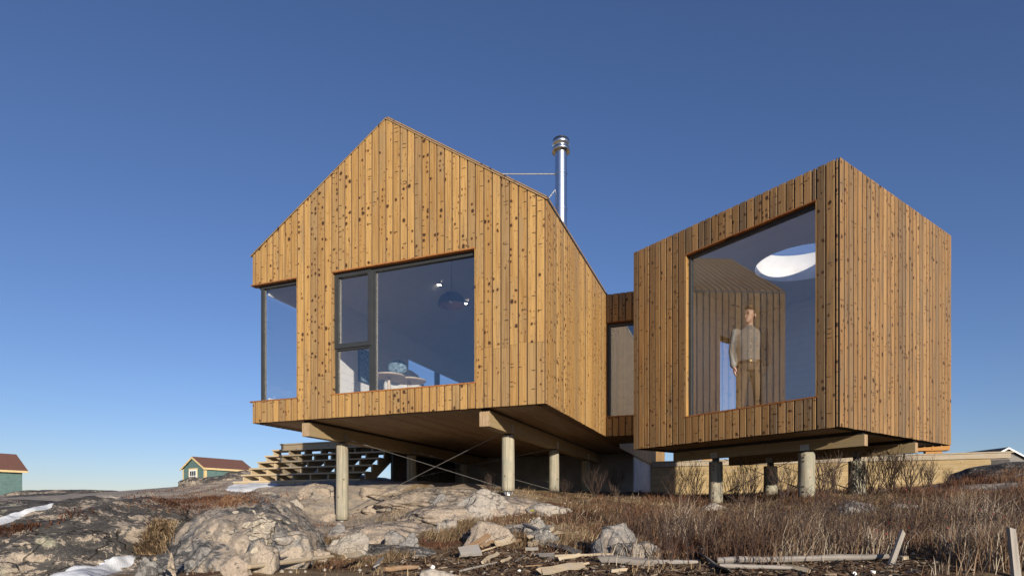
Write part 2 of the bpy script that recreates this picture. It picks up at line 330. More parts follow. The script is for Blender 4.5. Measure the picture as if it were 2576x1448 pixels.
# ------------------------------------------------------------------ terrain (Y, then px/py pairs -> world heights)
ctl = []
def cp(px, py, Y): p = at(px, py, Y); ctl.append((p.x, p.y, p.z))
for x_ in (-300, 100, 500, 900, 1300, 1700, 2100, 2500, 2900): cp(x_, 1452, 4.3)
for X_ in (-5, -2.5, 0, 2.5, 5): ctl.append((X_, 2.5, -.66)); ctl.append((X_, -2, -.85))
ctl += [(-9, 2, -.5), (9, 2, -.45)]
cp(860, 1312, 10.74); cp(1277, 1243, 9.6); cp(1393, 1242, 11.95); cp(1035, 1212, 13.0); cp(1472, 1238, 14.3); cp(1150, 1240, 15.6)
cp(2028, 1258, 9.33); cp(1800, 1264, 10.66); cp(1939, 1246, 11.7); cp(2156, 1240, 10.4)
cp(1597, 1240, 15.2); cp(1672, 1246, 21); cp(1672, 1262, 17.5); cp(2100, 1238, 16); cp(2400, 1222, 14.5); cp(2500, 1205, 12.6); cp(2570, 1172, 12.2); cp(2800, 1120, 13)
cp(2300, 1245, 9.6); cp(2450, 1238, 9.2); cp(2700, 1215, 9.5)
cp(1120, 1395, 6.0); cp(1000, 1352, 7.8); cp(900, 1330, 9.2); cp(1250, 1330, 7.6); cp(1250, 1275, 8.9); cp(1450, 1400, 5.9); cp(1550, 1330, 7.4); cp(1650, 1290, 8.8); cp(1560, 1262, 10.8)
cp(1800, 1370, 6.2); cp(2000, 1370, 6.0); cp(2200, 1310, 7.4); cp(2400, 1300, 7.2); cp(2600, 1280, 7.2); cp(1900, 1300, 7.9); cp(2100, 1420, 5.0); cp(2500, 1400, 5.0)
cp(560, 1222, 14.4); cp(700, 1222, 13.6); cp(820, 1212, 13.6); cp(940, 1205, 13.6); cp(1000, 1218, 12.2); cp(1080, 1232, 11.4); cp(760, 1262, 11.6); cp(620, 1262, 10.2); cp(700, 1320, 8.6); cp(760, 1420, 5.6)
cp(420, 1262, 10.6); cp(200, 1300, 9.2); cp(0, 1320, 8.6); cp(-200, 1310, 9); cp(300, 1250, 15); cp(0, 1265, 14); cp(480, 1228, 17); cp(150, 1246, 20); cp(-300, 1262, 16)
cp(420, 1230, 24); cp(560, 1205, 16.5); cp(620, 1178, 17.5); cp(700, 1190, 17); cp(200, 1246, 30); cp(0, 1256, 33); cp(60, 1256, 46); cp(500, 1234, 46); cp(-300, 1258, 40); cp(900, 1235, 30); cp(1300, 1245, 30); cp(1800, 1250, 28); cp(2300, 1248, 28); cp(2700, 1225, 28)
for X_ in (-60, -30, 0, 30, 60): ctl.append((X_, 75, 1.1))
ctl += [(-22, 10, -.2), (22, 10, .9), (-30, 25, .1), (30, 25, 1.), (-20, 0, -.8), (20, 0, -.5)]
P_ = np.array(ctl)
def _U(d2): return np.where(d2 > 1e-12, d2*np.log(d2+1e-12), 0)
_n = len(P_); d2 = ((P_[:, None, :2]-P_[None, :, :2])**2).sum(-1)
A_ = np.zeros((_n+3, _n+3)); A_[:_n, :_n] = _U(d2)+np.eye(_n)*.6; A_[:_n, _n] = 1; A_[:_n, _n+1:] = P_[:, :2]; A_[_n, :_n] = 1; A_[_n+1:, :_n] = P_[:, :2].T
WT = np.linalg.solve(A_, np.concatenate([P_[:, 2], [0, 0, 0]]))
def zg(x, y, detail=True):
    x = np.atleast_1d(np.asarray(x, float)); y = np.atleast_1d(np.asarray(y, float))
    out = np.empty(len(x))
    for s0 in range(0, len(x), 20000):
        xs, ys = np.clip(x[s0:s0+20000], -60, 60), np.clip(y[s0:s0+20000], -3, 75)
        dd = (xs[:, None]-P_[None, :, 0])**2+(ys[:, None]-P_[None, :, 1])**2
        out[s0:s0+20000] = _U(dd)@WT[:_n]+WT[_n]+WT[_n+1]*xs+WT[_n+2]*ys
    far = np.clip((np.hypot(x, y)-60)/60, 0, 1); out = np.clip(out, -1.5, 2.2)*(1-far)+far*.6
    if detail:
        p = np.stack([x, y, 0*x], 1); amp = np.clip((np.hypot(x, y)-1)/6, .3, 1)
        out = out+.05*fbm(p*1.1, 5, .55)*amp + np.clip((y-20)/20, 0, 1)*.25*fbm(p*.12+9, 3)*(1-far)
    return out
def geo(a, b, n): return list(np.geomspace(a, b, n))
xs = np.array([-x for x in geo(9.3, 3500, 26)][::-1]+list(np.arange(-9, 9.01, .07))+geo(9.3, 3500, 26))
ys = np.array([-300, -120, -60, -30, -15, -8, -4, -2, 0, 1, 1.8, 2.4]+list(np.arange(3, 17, .06))+geo(17.1, 5000, 60))
gx, gy = np.meshgrid(xs, ys); nx, ny = len(xs), len(ys)
gz = zg(gx.ravel(), gy.ravel()); TV = np.stack([gx.ravel(), gy.ravel(), gz], 1)
ii = (np.arange(ny-1)[:, None]*nx+np.arange(nx-1)[None]).ravel(); TF = np.stack([ii, ii+1, ii+nx+1, ii+nx], 1)
def rockmask(x, y):
    p = np.stack([x, y, 0*x], 1)
    m = np.clip((-x-1.9+.15*(y-8))/1.2, 0, 1)*np.clip((y-2.5)/1., 0, 1)
    m = np.maximum(m, .75*np.clip((x-5.6)/1.5, 0, 1)*np.clip((y-8.6)/1., 0, 1)*np.clip((y-16)/-2, 0, 1))
    m = np.maximum(m, .55*np.clip((y-8.4)/.8, 0, 1)*np.clip((14-y)/2, 0, 1)*np.clip((.9-x)/.8, 0, 1))
    return np.where(y > 22, .55, m)
terr = link('terrain', np_mesh('terrain', TV, TF, {'rock': rockmask(TV[:, 0], TV[:, 1])}), 'ground', smooth=True); tag(terr, kind='structure')
# ------------------------------------------------------------------ rocks
_ico = {}
def ico(n):
    if n in _ico: return _ico[n]
    import bmesh
    b = bmesh.new(); bmesh.ops.create_icosphere(b, subdivisions=n, radius=1); b.verts.ensure_lookup_table()
    v = np.array([q.co for q in b.verts]); f = np.array([[q.index for q in fc.verts] for fc in b.faces]); b.free(); _ico[n] = (v, f); return v, f
BV_V, BV_F = [TV], [TF]; _bvo = [len(TV)]
def rock(name, label, cat, c, r, rz=0., mat='rockB', seed=0, cuts=9, sub=4, rough=.06, tilt=(0, 0), group=None, lo=.55, hi=.9, solid=True):
    v, f = ico(sub); rg = np.random.default_rng(seed+1000); v = v.copy()
    for k in range(cuts):
        n = rg.normal(size=3); n /= np.linalg.norm(n); d = rg.uniform(lo, hi); v -= np.clip(v@n-d, 0, None)[:, None]*n*.92
    n0 = ico(sub)[0]; o = rg.uniform(0, 90, 3)
    v += n0*(rough*2.0*fbm(n0*1.1+o, 3)[:, None]+rough*fbm(n0*3.2+o+30, 4, .6)[:, None])
    if sub >= 6:
        q = n0*np.array(r)
        v -= n0*(.011*np.clip(1-5*np.abs(vn(q*1.25+o)), 0, 1)**2+.007*np.clip(1-6*np.abs(vn(q*3.1+o)), 0, 1)**2)[:, None]; v += n0*(.012*fbm(q*7+o, 4, .6))[:, None]
    elif sub >= 4: v += n0*(.018*fbm(n0*7+o, 3, .6))[:, None]
    v = v*np.array(r)
    Rm = np.array(Matrix.Rotation(rz, 3, 'Z')@Matrix.Rotation(tilt[0], 3, 'X')@Matrix.Rotation(tilt[1], 3, 'Y')); v = v@Rm.T
    o_ = link(name, np_mesh(name, v, f), mat, loc=c, smooth=True)
    if solid: BV_V.append(v+np.array(c)); BV_F.append(np.concatenate([f, f[:, :1]], 1)+_bvo[0]); _bvo[0] += len(v)
    return tag(o_, label, cat, group)
_bvh = [None, -1]
def bvh():
    if _bvh[1] != _bvo[0]:
        V_ = np.concatenate(BV_V).tolist(); F_ = [tuple(dict.fromkeys(q)) for q in np.concatenate(BV_F).tolist()]
        _bvh[0] = BVHTree.FromPolygons(V_, F_); _bvh[1] = _bvo[0]
    return _bvh[0]
_terr_bvh = BVHTree.FromPolygons(TV.tolist(), TF.tolist())
def gp(px, py, tree=None):
    d = Vector(((px-CXP)/FPX, 1, (HY-py)/FPX)).normalized(); h = (tree or bvh()).ray_cast(Vector((0, 0, 0)), d, 200)
    return h[0] if h[0] is not None else at(px, py, 30)
def surf(px, py):
    d = Vector(((px-CXP)/FPX, 1, (HY-py)/FPX)).normalized(); h = bvh().ray_cast(Vector((0, 0, 0)), d, 200); return h[0], h[1]
def drop(x, y):
    h = bvh().ray_cast(Vector((x, y, 20)), Vector((0, 0, -1))); return h[0] if h[0] is not None else Vector((x, y, 0))
# big bedrock outcrops
rock('rock_outcrop', 'huge whaleback rock blotched with black lichen at the far left of the foreground', 'rock outcrop', (-4.85, 6.55, -.90), (2.05, 3.1, 1.04), .12, 'rockA', 3, 5, 7, .05, (.05, -.06), lo=.84, hi=.97)
rock('rock_outcrop', 'second big whaleback rock with diagonal grey streaks, left of the tall front pile', 'rock outcrop', (-3.0, 7.0, -.86), (.90, 3.1, 1.13), .36, 'rockB', 8, 5, 7, .05, (.05, .0), lo=.84, hi=.97)
rock('rock_outcrop', 'low lichened rock ledge below the left shed on the far left slope', 'rock outcrop', (-10.4, 12.6, -.2), (3.2, 1.8, .42), .1, 'rockA', 12, 5, 5, .05, lo=.75, hi=.95)
rock('rock_outcrop', 'rounded rock rise between the small green shed and the stairs', 'rock outcrop', (-8.0, 17.4, .35), (1.9, 1.6, .78), .5, 'rockA', 15, 6, 5, .06, lo=.7, hi=.95)
rock('rock_outcrop', 'long low ridge of rock on the skyline left of the small green shed', 'rock outcrop', (-15.5, 24, .2), (6.5, 2.2, .55), .05, 'rockA', 16, 6, 5, .06, lo=.7, hi=.95)
rock('rock_outcrop', 'dark distant rock ridge beside the left edge shed', 'rock outcrop', (-33.5, 45, .4), (5.5, 3, 1.15), .1, 'rockA', 18, 6, 5, .06, lo=.7, hi=.95)
rock('rock_outcrop', 'shaded rock slope rising to the right edge beside the dark post', 'rock outcrop', (10.9, 12.2, .25), (2.4, 1.5, .72), .25, 'rockA', 21, 6, 5, .06, lo=.7, hi=.95)
for x_, y_, r_, rz_, m_, sd_, lb_ in (
    (-1.35, 11.0, (1.2, .85, .27), -.2, 'rockP', 101, 'wide low bedrock slab along the shade line under the front of the house'),
    (-.35, 9.05, (1.3, .75, .30), .1, 'rockP', 102, 'low bedrock shelf running left from the foot of the right front pile'),
    (-1.6, 8.3, (.85, .6, .24), .3, 'rockP', 103, 'low bedrock slab on the slope right of the tall front pile'),
    (-1.55, 6.7, (.85, .65, .22), -.2, 'rockB', 104, 'low bedrock slab right of the split boulders above the driftwood'),
    (.15, 7.5, (.9, .55, .24), .15, 'rockC', 105, 'low bedrock slab between the white quartz boulder and the pinkish ledge')):
    rock('rock_outcrop', lb_, 'rock outcrop', (x_, y_, float(zg(x_, y_)[0])-.15), r_, rz_, m_, sd_, 7, 6, .06, (.1, 0), lo=.75, hi=.97)
def rk(x0, x1, y0, y1, label, mat='rockC', seed=0, dep=.75, rz=0., sub=4, sink=.3, tilt=(0, 0), cuts=14, rough=.07, lo=.45, name='boulder'):
    b = gp((x0+x1)/2, y1, _terr_bvh); rx = (x1-x0)/2/FPX*b.y/.80; hz = (y1-y0)/FPX*b.y
    c = Vector((b.x*(1+rx*dep/b.y), b.y+rx*dep*.8, 0)); zc = b.z+hz*.06; rzz = max((hz*.84)/.80, .02)
    return rock(name, label, 'boulder', (c.x, c.y, zc), (rx, rx*dep, rzz), rz, mat, seed, cuts, sub, rough, tilt, None, lo)
ROCKS = [
 (1478, 1602, 1308, 1402, 'large angular grey boulder with cracked face beside the driftwood heap', 'rockG', 31, .8),
 (1540, 1655, 1352, 1412, 'lower grey green rock leaning against the right side of the large angular boulder', 'rockB', 32, .7),
 (1140, 1292, 1240, 1312, 'broad pale grey boulder just below the right front pile', 'rockC', 33, .8),
 (1078, 1150, 1246, 1294, 'pale boulder touching the left side of the broad one below the right front pile', 'rockC', 34, .8),
 (1172, 1306, 1308, 1368, 'pinkish cracked rock ledge above the driftwood heap', 'rockP', 35, .55),
 (1306, 1368, 1298, 1350, 'narrow beige rock tapering down beside the dry grass slope', 'rockC', 36, .6),
 (1338, 1402, 1312, 1372, 'smooth grey rock half buried right at the top of the driftwood heap', 'rockG', 37, .6),
 (1086, 1154, 1296, 1340, 'white quartz boulder alone on the brown slope', 'rockC', 38, .8),
 (816, 930, 1336, 1396, 'beige tapering rock on the slope below the tall front pile', 'rockC', 39, .6),
 (828, 884, 1316, 1350, 'grey stone resting above the beige tapering rock', 'rockG', 40, .7),
 (612, 700, 1362, 1440, 'big broken boulder with a dark cleft at the foot of the streaked whaleback', 'rockB', 41, .7),
 (682, 772, 1340, 1430, 'big boulder split from its left neighbour at the foot of the streaked whaleback', 'rockB', 42, .7),
 (918, 1012, 1258, 1284, 'flat tan slab lying under the front edge of the house', 'rockP', 43, .8),
 (1004, 1084, 1238, 1270, 'tan rounded rock with a cable shadow under the house edge', 'rockP', 44, .7),
 (904, 1030, 1212, 1252, 'large smooth pink rock hump at the shade line below the house', 'rockP', 45, .9),
 (756, 868, 1218, 1256, 'rough pink rock hump at the foot of the stairs', 'rockP', 46, .7),
 (966, 1030, 1330, 1374, 'rough grey rock in the middle of the grass slope', 'rockG', 47, .7),
 (1008, 1056, 1338, 1390, 'upright grey rock right of the rough grey one on the grass slope', 'rockG', 48, .5),
 (808, 842, 1282, 1311, 'small pink stone beside the foot of the tall front pile', 'rockP', 49, .8),
 (774, 832, 1374, 1414, 'smooth reddish brown rock half sunk in dry grass near the lower left', 'rockP', 50, .7),
 (728, 772, 1254, 1278, 'pale jagged stone perched above the flake scatter', 'rockC', 51, .6),
 (640, 710, 1238, 1270, 'grey lump of rock right of the stair snow', 'rockB', 52, .8),
 (700, 790, 1290, 1336, 'dull brown boulder between the flake scatter and the pile', 'rockB', 53, .7),
 (1328, 1442, 1268, 1296, 'flat pale ledge of rock in front of the second right pile', 'rockC', 54, .5),
 (1090, 1180, 1262, 1306, 'shaly pink rock tongue on the slope under the house', 'rockP', 55, .6),
 (2076, 2190, 1262, 1296, 'low grey rock among the dead stems below the cabin', 'rockG', 56, .6),
 (2228, 2316, 1258, 1282, 'pale flat rock in the heath right of the cabin piles', 'rockC', 57, .6),
 (1760, 1830, 1262, 1282, 'small pale rock beside the left cabin pile', 'rockC', 58, .6),
 (1040, 1136, 1422, 1462, 'pale rounded rock at the bottom edge of the picture', 'rockC', 59, .7),
 (560, 640, 1404, 1452, 'beige rock at the bottom left near the grey driftwood poles', 'rockP', 60, .7),
 (330, 440, 1404, 1470, 'brown cracked rock at the bottom edge beside the lower snow', 'rockB', 61, .7),
 (418, 442, 1392, 1450, 'small dark upright stone in front of the streaked whaleback', 'rockA', 62, .6),
 (1192, 1232, 1236, 1250, 'flat concrete coloured stone right under the right front pile', 'rockG', 63, .7),
 (240, 330, 1238, 1262, 'beige rock hump on the left skyline', 'rockC', 65, .7),
]
for q in ROCKS: rk(*q)
# pale stone flakes on the streaked whaleback
fl = []
for k in range(40):
    px = random.gauss(664, 32); py = random.gauss(1314, 25); p, nr = surf(px, py); s_ = random.uniform(.045, .09)
    if nr.z < 0: nr = -nr
    ro = (nr+Vector((random.uniform(-.25, .25), random.uniform(-.25, .25), .25))).normalized().to_track_quat('Z', 'Y').to_euler()
    if k < 5:
        o = rock('stone_flake', 'pale angular stone flake lying in the scatter on the streaked whaleback', 'stone', p, (s_, s_*.75, s_*.24), 0, 'rockF', 80+k, 10, 2, .08, (0, 0), 'pale stone flakes on the left rock', lo=.4, solid=False); fl.append(o)
        o.data.polygons.foreach_set('use_smooth', [False]*len(o.data.polygons))
    else:
        o = fl[k % 5].copy(); COL.objects.link(o); o.location = p; q_ = random.uniform(.5, 1.15); o.scale = (q_, q_, q_)
    o.rotation_euler = ro
rock('stone', 'pale yellow stone perched on the split boulders at lower left', 'stone', gp(712, 1363)+Vector((0, 0, .02)), (.085, .07, .05), .4, 'rockC', 90, 9, 3, .06, solid=False)
# ------------------------------------------------------------------ board cladding
def board_mesh(x0, x1, zlo, top, t=.02, bev=.004, brk=None, ztop2=None):
    """board in wall coordinates, centred on x and based at zlo; outside is -y; top is a function of wall x"""
    xc = (x0+x1)/2; prof = [(x0, 0), (x0, -t+bev), (x0+bev, -t)]
    if brk is not None and x0+bev < brk < x1-bev: prof.append((brk, -t))
    prof += [(x1-bev, -t), (x1, -t+bev), (x1, 0)]
    n = len(prof); v = [(x-xc, y, 0) for x, y in prof]+[(x-xc, y, top(x)-zlo) for x, y in prof]
    f = [(i, i+1, n+i+1, n+i) for i in range(n-1)]+[(n-1, 0, n, 2*n-1), tuple(range(n))[::-1], tuple(range(n, 2*n))]
    me = bpy.data.meshes.new('board'); me.from_pydata(v, [], f); return me, (0, n-2)
class Wall:
    """O: lower left corner seen from outside, e: unit vector to the right seen from outside"""
    def __init__(s, O, e): s.O = Vector(O); s.e = Vector(e).normalized(); s.i = Vector((-s.e.y, s.e.x, 0)); s.rz = math.atan2(s.e.y, s.e.x)
    def __call__(s, x, y, z): p = s.O+s.e*x+s.i*y; return Vector((p.x, p.y, z))
def clad(wall, root, part, mat, xs_, pieces, gap=.020, out=.0, stuff=False, brk=None, name='board'):
    """pieces(x0,x1) -> list of (zlo, topfunc)"""
    mb = MB()
    for x0, x1 in xs_:
        for zlo, top in pieces(x0, x1):
            me, sd = board_mesh(x0+gap/2, x1-gap/2, zlo, top, brk=brk)
            p = wall((x0+x1)/2, -out, zlo)-root.location
            if stuff:
                R_ = Matrix.Translation(p)@Matrix.Rotation(wall.rz, 4, 'Z'); mb.add([R_@q.co for q in me.vertices], [tuple(g.vertices) for g in me.polygons]); bpy.data.meshes.remove(me)
            else:
                me.materials.append(M[mat]); me.materials.append(M['edge2' if root.name.startswith('cabin') else 'edge'])
                for q in sd: me.polygons[q].material_index = 1
                link(name, me, mat, part, p, wall.rz)
    if stuff: tag(build(mb, 'cladding', mat, part), kind='stuff')
def cuts(a, b, w=BW, first=None):
    r = []; x = a
    if first: r.append((a, a+first)); x = a+first
    while x < b-1e-6: r.append((x, min(x+w, b))); x += w
    if r[-1][1]-r[-1][0] < .03: l = r.pop(); r[-1] = (r[-1][0], l[1])
    return r
const = lambda z: (lambda x: z)
# ================================================================== main house
HB = H(W/2, LEN/2, ZB)
house = thing('wooden_house', 'long gabled house clad in knotty upright pine boards standing on wooden piles', 'house', HB)
def hp(mb, name, mat, parent=house, **kw):
    off = house.location; mb.v = [(x-off.x, y-off.y, z-off.z) for x, y, z in mb.v]; return build(mb, name, mat, parent, **kw)
FW = Wall(H(W, 0, 0), H(0, 0, 0)-H(W, 0, 0))          # x = W-u
SW = Wall(H(0, 0, 0), H(0, 1, 0)-H(0, 0, 0))          # x = v
LW = Wall(H(W, LEN, 0), H(W, 0, 0)-H(W, LEN, 0))      # x = LEN-v
RW = Wall(H(0, LEN, 0), H(W, LEN, 0)-H(0, LEN, 0))    # x = u
WX0, WX1, WZ0, WZ1 = W-3.556, W-1.053, 1.85, 3.789     # main window in front wall coords
CWX, CWZ0, CWZ1 = W-4.236, 1.842, 3.80                  # corner window
LWV = 1.55                                             # corner window reach along the left wall
ftop = lambda x: roof_z(W-x)
T = .17                                                # wall thickness
def slab(mb, wall, x0, x1, z0, z1, y0=0., y1=T, ztop=None):
    zt = ztop or const(z1); mb.hexa([wall(x0, y0, z0), wall(x1, y0, z0), wall(x1, y1, z0), wall(x0, y1, z0), wall(x0, y0, zt(x0)), wall(x1, y0, zt(x1)), wall(x1, y1, zt(x1)), wall(x0, y1, zt(x0))]); return mb
mb = MB(); XR = W-UR; e_ = .012
# front sheathing around the openings
slab(mb, FW, e_, CWX, ZB+.012, CWZ0); slab(mb, FW, e_, CWX, CWZ1, 0, ztop=ftop); slab(mb, FW, CWX, WX0, ZB+.012, 0, ztop=ftop)
slab(mb, FW, WX0, WX1, ZB+.012, WZ0); slab(mb, FW, WX0, XR, WZ1, 0, ztop=ftop); slab(mb, FW, XR, WX1, WZ1, 0, ztop=ftop); slab(mb, FW, WX1, W-e_, ZB+.012, 0, ztop=ftop)
front = hp(mb, 'front_wall', 'sheath')
def fp(x0, x1):
    xm = (x0+x1)/2; zl = ZB+random.uniform(-.003, .003)
    if xm < CWX: return [(zl, const(CWZ0-.004)), (CWZ1, ftop)]
    if WX0 < xm < WX1: return [(zl, const(WZ0-.004)), (WZ1+.002, ftop)]
    j = None
    if xm > WX1: j = 2.33+random.choice((0, 0, .02, -.03))
    elif random.random() < .6: j = random.choice((2.15, 2.2, 1.98))
    return [(zl, const(j)), (j+.003, ftop)] if j else [(zl, ftop)]
fx = cuts(0, CWX, CWX/7.5, CWX/15)+cuts(CWX, WX0, (WX0-CWX)/5)+cuts(WX0, WX1, (WX1-WX0)/20)+cuts(WX1, W, (W-WX1)/8)
clad(FW, house, front, 'pine', fx, fp, brk=XR)
# right side wall
mb = MB(); slab(mb, SW, .0, 3.9, ZB+.012, ZE-.02); slab(mb, SW, 3.9, 5.35, ZB+.012, WZ0); slab(mb, SW, 3.9, 5.35, 3.95, ZE-.02); slab(mb, SW, 5.35, LEN, ZB+.012, ZE-.02)
side = hp(mb, 'side_wall', 'sheath')
clad(SW, house, side, 'pine', cuts(-.02, 3.9), lambda a, b: [(ZB+random.uniform(-.003, .003), const(ZE))])
clad(SW, house, side, 'pine', cuts(5.35, LEN, .125), lambda a, b: [(ZB-.085, const(ZE))])
# left wall with corner opening and long deck windows
mb = MB(); L0 = LEN-LWV
slab(mb, LW, L0, LEN, ZB+.012, CWZ0); slab(mb, LW, L0, LEN, CWZ1, ZE-.02); DW0, DW1 = LEN-9.6, LEN-4.75
slab(mb, LW, DW1, L0, ZB+.012, ZE-.02); slab(mb, LW, DW0, DW1, ZB+.012, 1.80); slab(mb, LW, DW0, DW1, 3.80, ZE-.02); slab(mb, LW, 0, DW0, ZB+.012, ZE-.02)
left = hp(mb, 'left_wall', 'sheath')
clad(LW, house, left, 'pine', cuts(DW1, L0)+cuts(0, DW0), lambda a, b: [(ZB, const(ZE))], stuff=True)
clad(LW, house, left, 'pine', cuts(L0, LEN), lambda a, b: [(ZB, const(CWZ0-.004)), (CWZ1, const(ZE))], stuff=True)
clad(LW, house, left, 'pine', cuts(DW0, DW1), lambda a, b: [(ZB, const(1.795)), (3.80, const(ZE))], stuff=True)
mb = MB(); slab(mb, RW, 0, UR, ZB, 0, ztop=roof_z); slab(mb, RW, UR, W, ZB, 0, ztop=roof_z); rear = hp(mb, 'rear_wall', 'sheath')
clad(RW, house, rear, 'pine', cuts(0, W), lambda a, b: [(ZB, roof_z)], stuff=True, brk=UR)
# roof: two slopes, thin cedar rake trim proud of the boards
mb = MB()
for u0, u1 in ((-.03, UR), (UR, W+.03)):
    z0, z1 = (roof_z(0) if u0 < 0 else ZR), (ZR if u0 < 0 else roof_z(W))
    mb.hexa([H(u0, -.02, z0), H(u0, LEN, z0), H(u1, LEN, z1), H(u1, -.02, z1), H(u0, -.02, z0+.03), H(u0, LEN, z0+.03), H(u1, LEN, z1+.03), H(u1, -.02, z1+.03)])
roof = hp(mb, 'roof', 'roofm')
for u0, u1 in ((-.035, UR), (UR, W+.035)):
    z0, z1 = (roof_z(0)-.005 if u0 < 0 else ZR), (ZR if u0 < 0 else roof_z(W)-.005)
    hp(MB().hexa([H(u0, -.03, z0-.004), H(u0, -.02, z0-.004), H(u1, -.02, z1-.004), H(u1, -.03, z1-.004), H(u0, -.03, z0+.014), H(u0, -.02, z0+.014), H(u1, -.02, z1+.014), H(u1, -.03, z1+.014)]), 'rake_trim', 'soffit', roof)
mb = MB(); k_ = 0
while k_*.1275 < LEN:
    v0_, v1_ = k_*.1275+.014, min((k_+1)*.1275-.014, LEN)
    for u0, u1 in ((-.03, UR-.01), (UR+.01, W+.03)):
        z0, z1 = (roof_z(0) if u0 < 0 else ZR)+.031, (ZR if u0 < 0 else roof_z(W))+.031
        mb.hexa([H(u0, v0_, z0), H(u0, v1_, z0), H(u1, v1_, z1), H(u1, v0_, z1), H(u0, v0_, z0+.022), H(u0, v1_, z0+.022), H(u1, v1_, z1+.022), H(u1, v0_, z1+.022)])
    k_ += 1
tag(hp(mb, 'roof_boards', 'pine', roof), kind='stuff')
# interior lining
ceil_ = MB()
for u0, u1, s0, s1 in ((T, UR, 0, 1), (UR, W-T, 1, 0)):
    za, zb_ = (roof_z(u0)-.22, ZR-.22) if s0 == 0 else (ZR-.22, roof_z(u1)-.22)
    ceil_.hexa([H(u0, T, za), H(u1, T, zb_), H(u1, LEN-T, zb_), H(u0, LEN-T, za), H(u0, T, za+.05), H(u1, T, zb_+.05), H(u1, LEN-T, zb_+.05), H(u0, LEN-T, za+.05)])
hp(ceil_, 'ceiling', 'white')
mb = MB(); mb.obox(H, (T, T, ZB+.03), (W-T, LEN-T, ZB+.30)); hp(mb, 'floor', 'floor')
mb = MB()
for k in range(24):                                    # white horizontal lining boards
    z0 = ZB+.30+k*.145; z1 = z0+.142
    if z0 < 4.19:
        z1 = min(z1, 4.20)
        if z1 < CWZ1 and z0 > CWZ0-.05: slab(mb, LW, DW1+.0, L0, z0, z1, T, T+.02)
        else: slab(mb, LW, 0, LEN-T, z0, z1, T, T+.02)
        slab(mb, SW, T, 3.9, z0, z1, T, T+.02); slab(mb, SW, 5.35, LEN-T, z0, z1, T, T+.02)
    zt = min(z1, 9)
    hw = (W/2-T) if z1 < ZE-.2 else max(.05, (ZR-.22-z1)/((ZR-ZE)/UR))
    slab(mb, RW, max(T, UR-hw), min(W-T, UR+hw), z0, z1, T+1., T+1.02) if hw > .06 else None
tag(hp(mb, 'lining_boards', 'white'), kind='stuff')
mb = MB(); slab(mb, FW, CWX, WX0, ZB+.3, 4.6, T, T+.02); slab(mb, FW, WX1, W-T, ZB+.3, 4.05, T, T+.02); slab(mb, FW, WX0, WX1, ZB+.3, WZ0, T, T+.02); slab(mb, FW, WX0, WX1, WZ1, 4.5, T, T+.02); slab(mb, FW, T, CWX, CWZ1, 4.02, T, T+.02)
hp(mb, 'front_lining', 'white')
# soffit boards running back
mb = MB(); mb.obox(H, (.02, .02, ZB+.03), (W-.02, LEN-.02, ZB+.05)); sof = hp(mb, 'soffit', 'sheath')
sw_ = (W-.06)/37
for k in range(37):
    u0 = .03+k*sw_; m_ = MB().box((-sw_/2+.002, -4.4, -.012), (sw_/2-.002, 4.4, 0)); p = H(u0+sw_/2, 4.44, ZB+.028)-house.location
    link('soffit_board', m_.mesh('soffit_board'), 'soffit', sof, p, -TH)
# window reveals and sills
def reveal(wall, x0, x1, z0, z1, root, mat='cedar', dep=.10, jl=True, jr=True, out=.026):
    mb = MB(); slab(mb, wall, x0-.02, x1+.02, z0-.016, z0+.004, -out, dep); s_ = mb
    def hpp(mb, n, m2=None):
        off = root.location; mb.v = [(a-off.x, b-off.y, c-off.z) for a, b, c in mb.v]; return build(mb, n, m2 or mat, root)
    hpp(mb, 'window_sill')
    mb = MB(); slab(mb, wall, x0, x1, z1-.014, z1+.004, -out+.002, dep); hpp(mb, 'window_head')
    if jl: mb = MB(); slab(mb, wall, x0-.004, x0+.012, z0+.004, z1-.014, -.018, dep); hpp(mb, 'window_jamb', 'pine')
    if jr: mb = MB(); slab(mb, wall, x1-.012, x1+.004, z0+.004, z1-.014, -.018, dep); hpp(mb, 'window_jamb', 'pine')
reveal(FW, WX0, WX1, WZ0, WZ1, house)
reveal(FW, -.03, CWX, CWZ0, CWZ1, house, jl=False)
def frame_part(wall, x0, x1, z0, z1, root, fw=.055, y0=.055, y1=.125, name='window', pane='glass', sides=(1, 1, 1, 1)):
    off = root.location; mb = MB()
    a, b, c, d = (fw*q for q in sides)                # left right bottom top
    if a: slab(mb, wall, x0, x0+a, z0, z1, y0, y1)
    if b: slab(mb, wall, x1-b, x1, z0, z1, y0, y1)
    if c: slab(mb, wall, x0+a, x1-b, z0, z0+c, y0, y1)
    if d: slab(mb, wall, x0+a, x1-b, z1-d, z1, y0, y1)
    mb.v = [(p-off.x, q-off.y, r-off.z) for p, q, r in mb.v]; f_ = build(mb, name, 'frame', root)
    ym = (y0+y1)/2; g = MB(); slab(g, wall, x0+a, x1-b, z0+c, z1-d, ym-.004, ym+.004)
    g.v = [(p-off.x, q-off.y, r-off.z) for p, q, r in g.v]; build(g, 'pane', pane, f_); return f_
xm = WX0+.70; zs_ = WZ0+.73
frame_part(FW, xm, WX1-.012, WZ0+.004, WZ1-.014, house, .03, sides=(2.2, .6, .5, 2))
frame_part(FW, WX0+.012, xm, zs_, WZ1-.014, house, .06, sides=(1.2, 1, 1.2, 1.1), y0=.035, y1=.125)
frame_part(FW, WX0+.012, xm, WZ0+.004, zs_, house, .05, sides=(.9, .9, .3, .5))
frame_part(FW, .12, CWX-.012, CWZ0+.004, CWZ1-.014, house, .04, sides=(1.4, .0, .2, 1.2))
frame_part(LW, L0, LEN-.06, CWZ0+.004, CWZ1-.014, house, .04, sides=(1, 0, .2, 1.2), y0=.09, y1=.15)
x = DW0
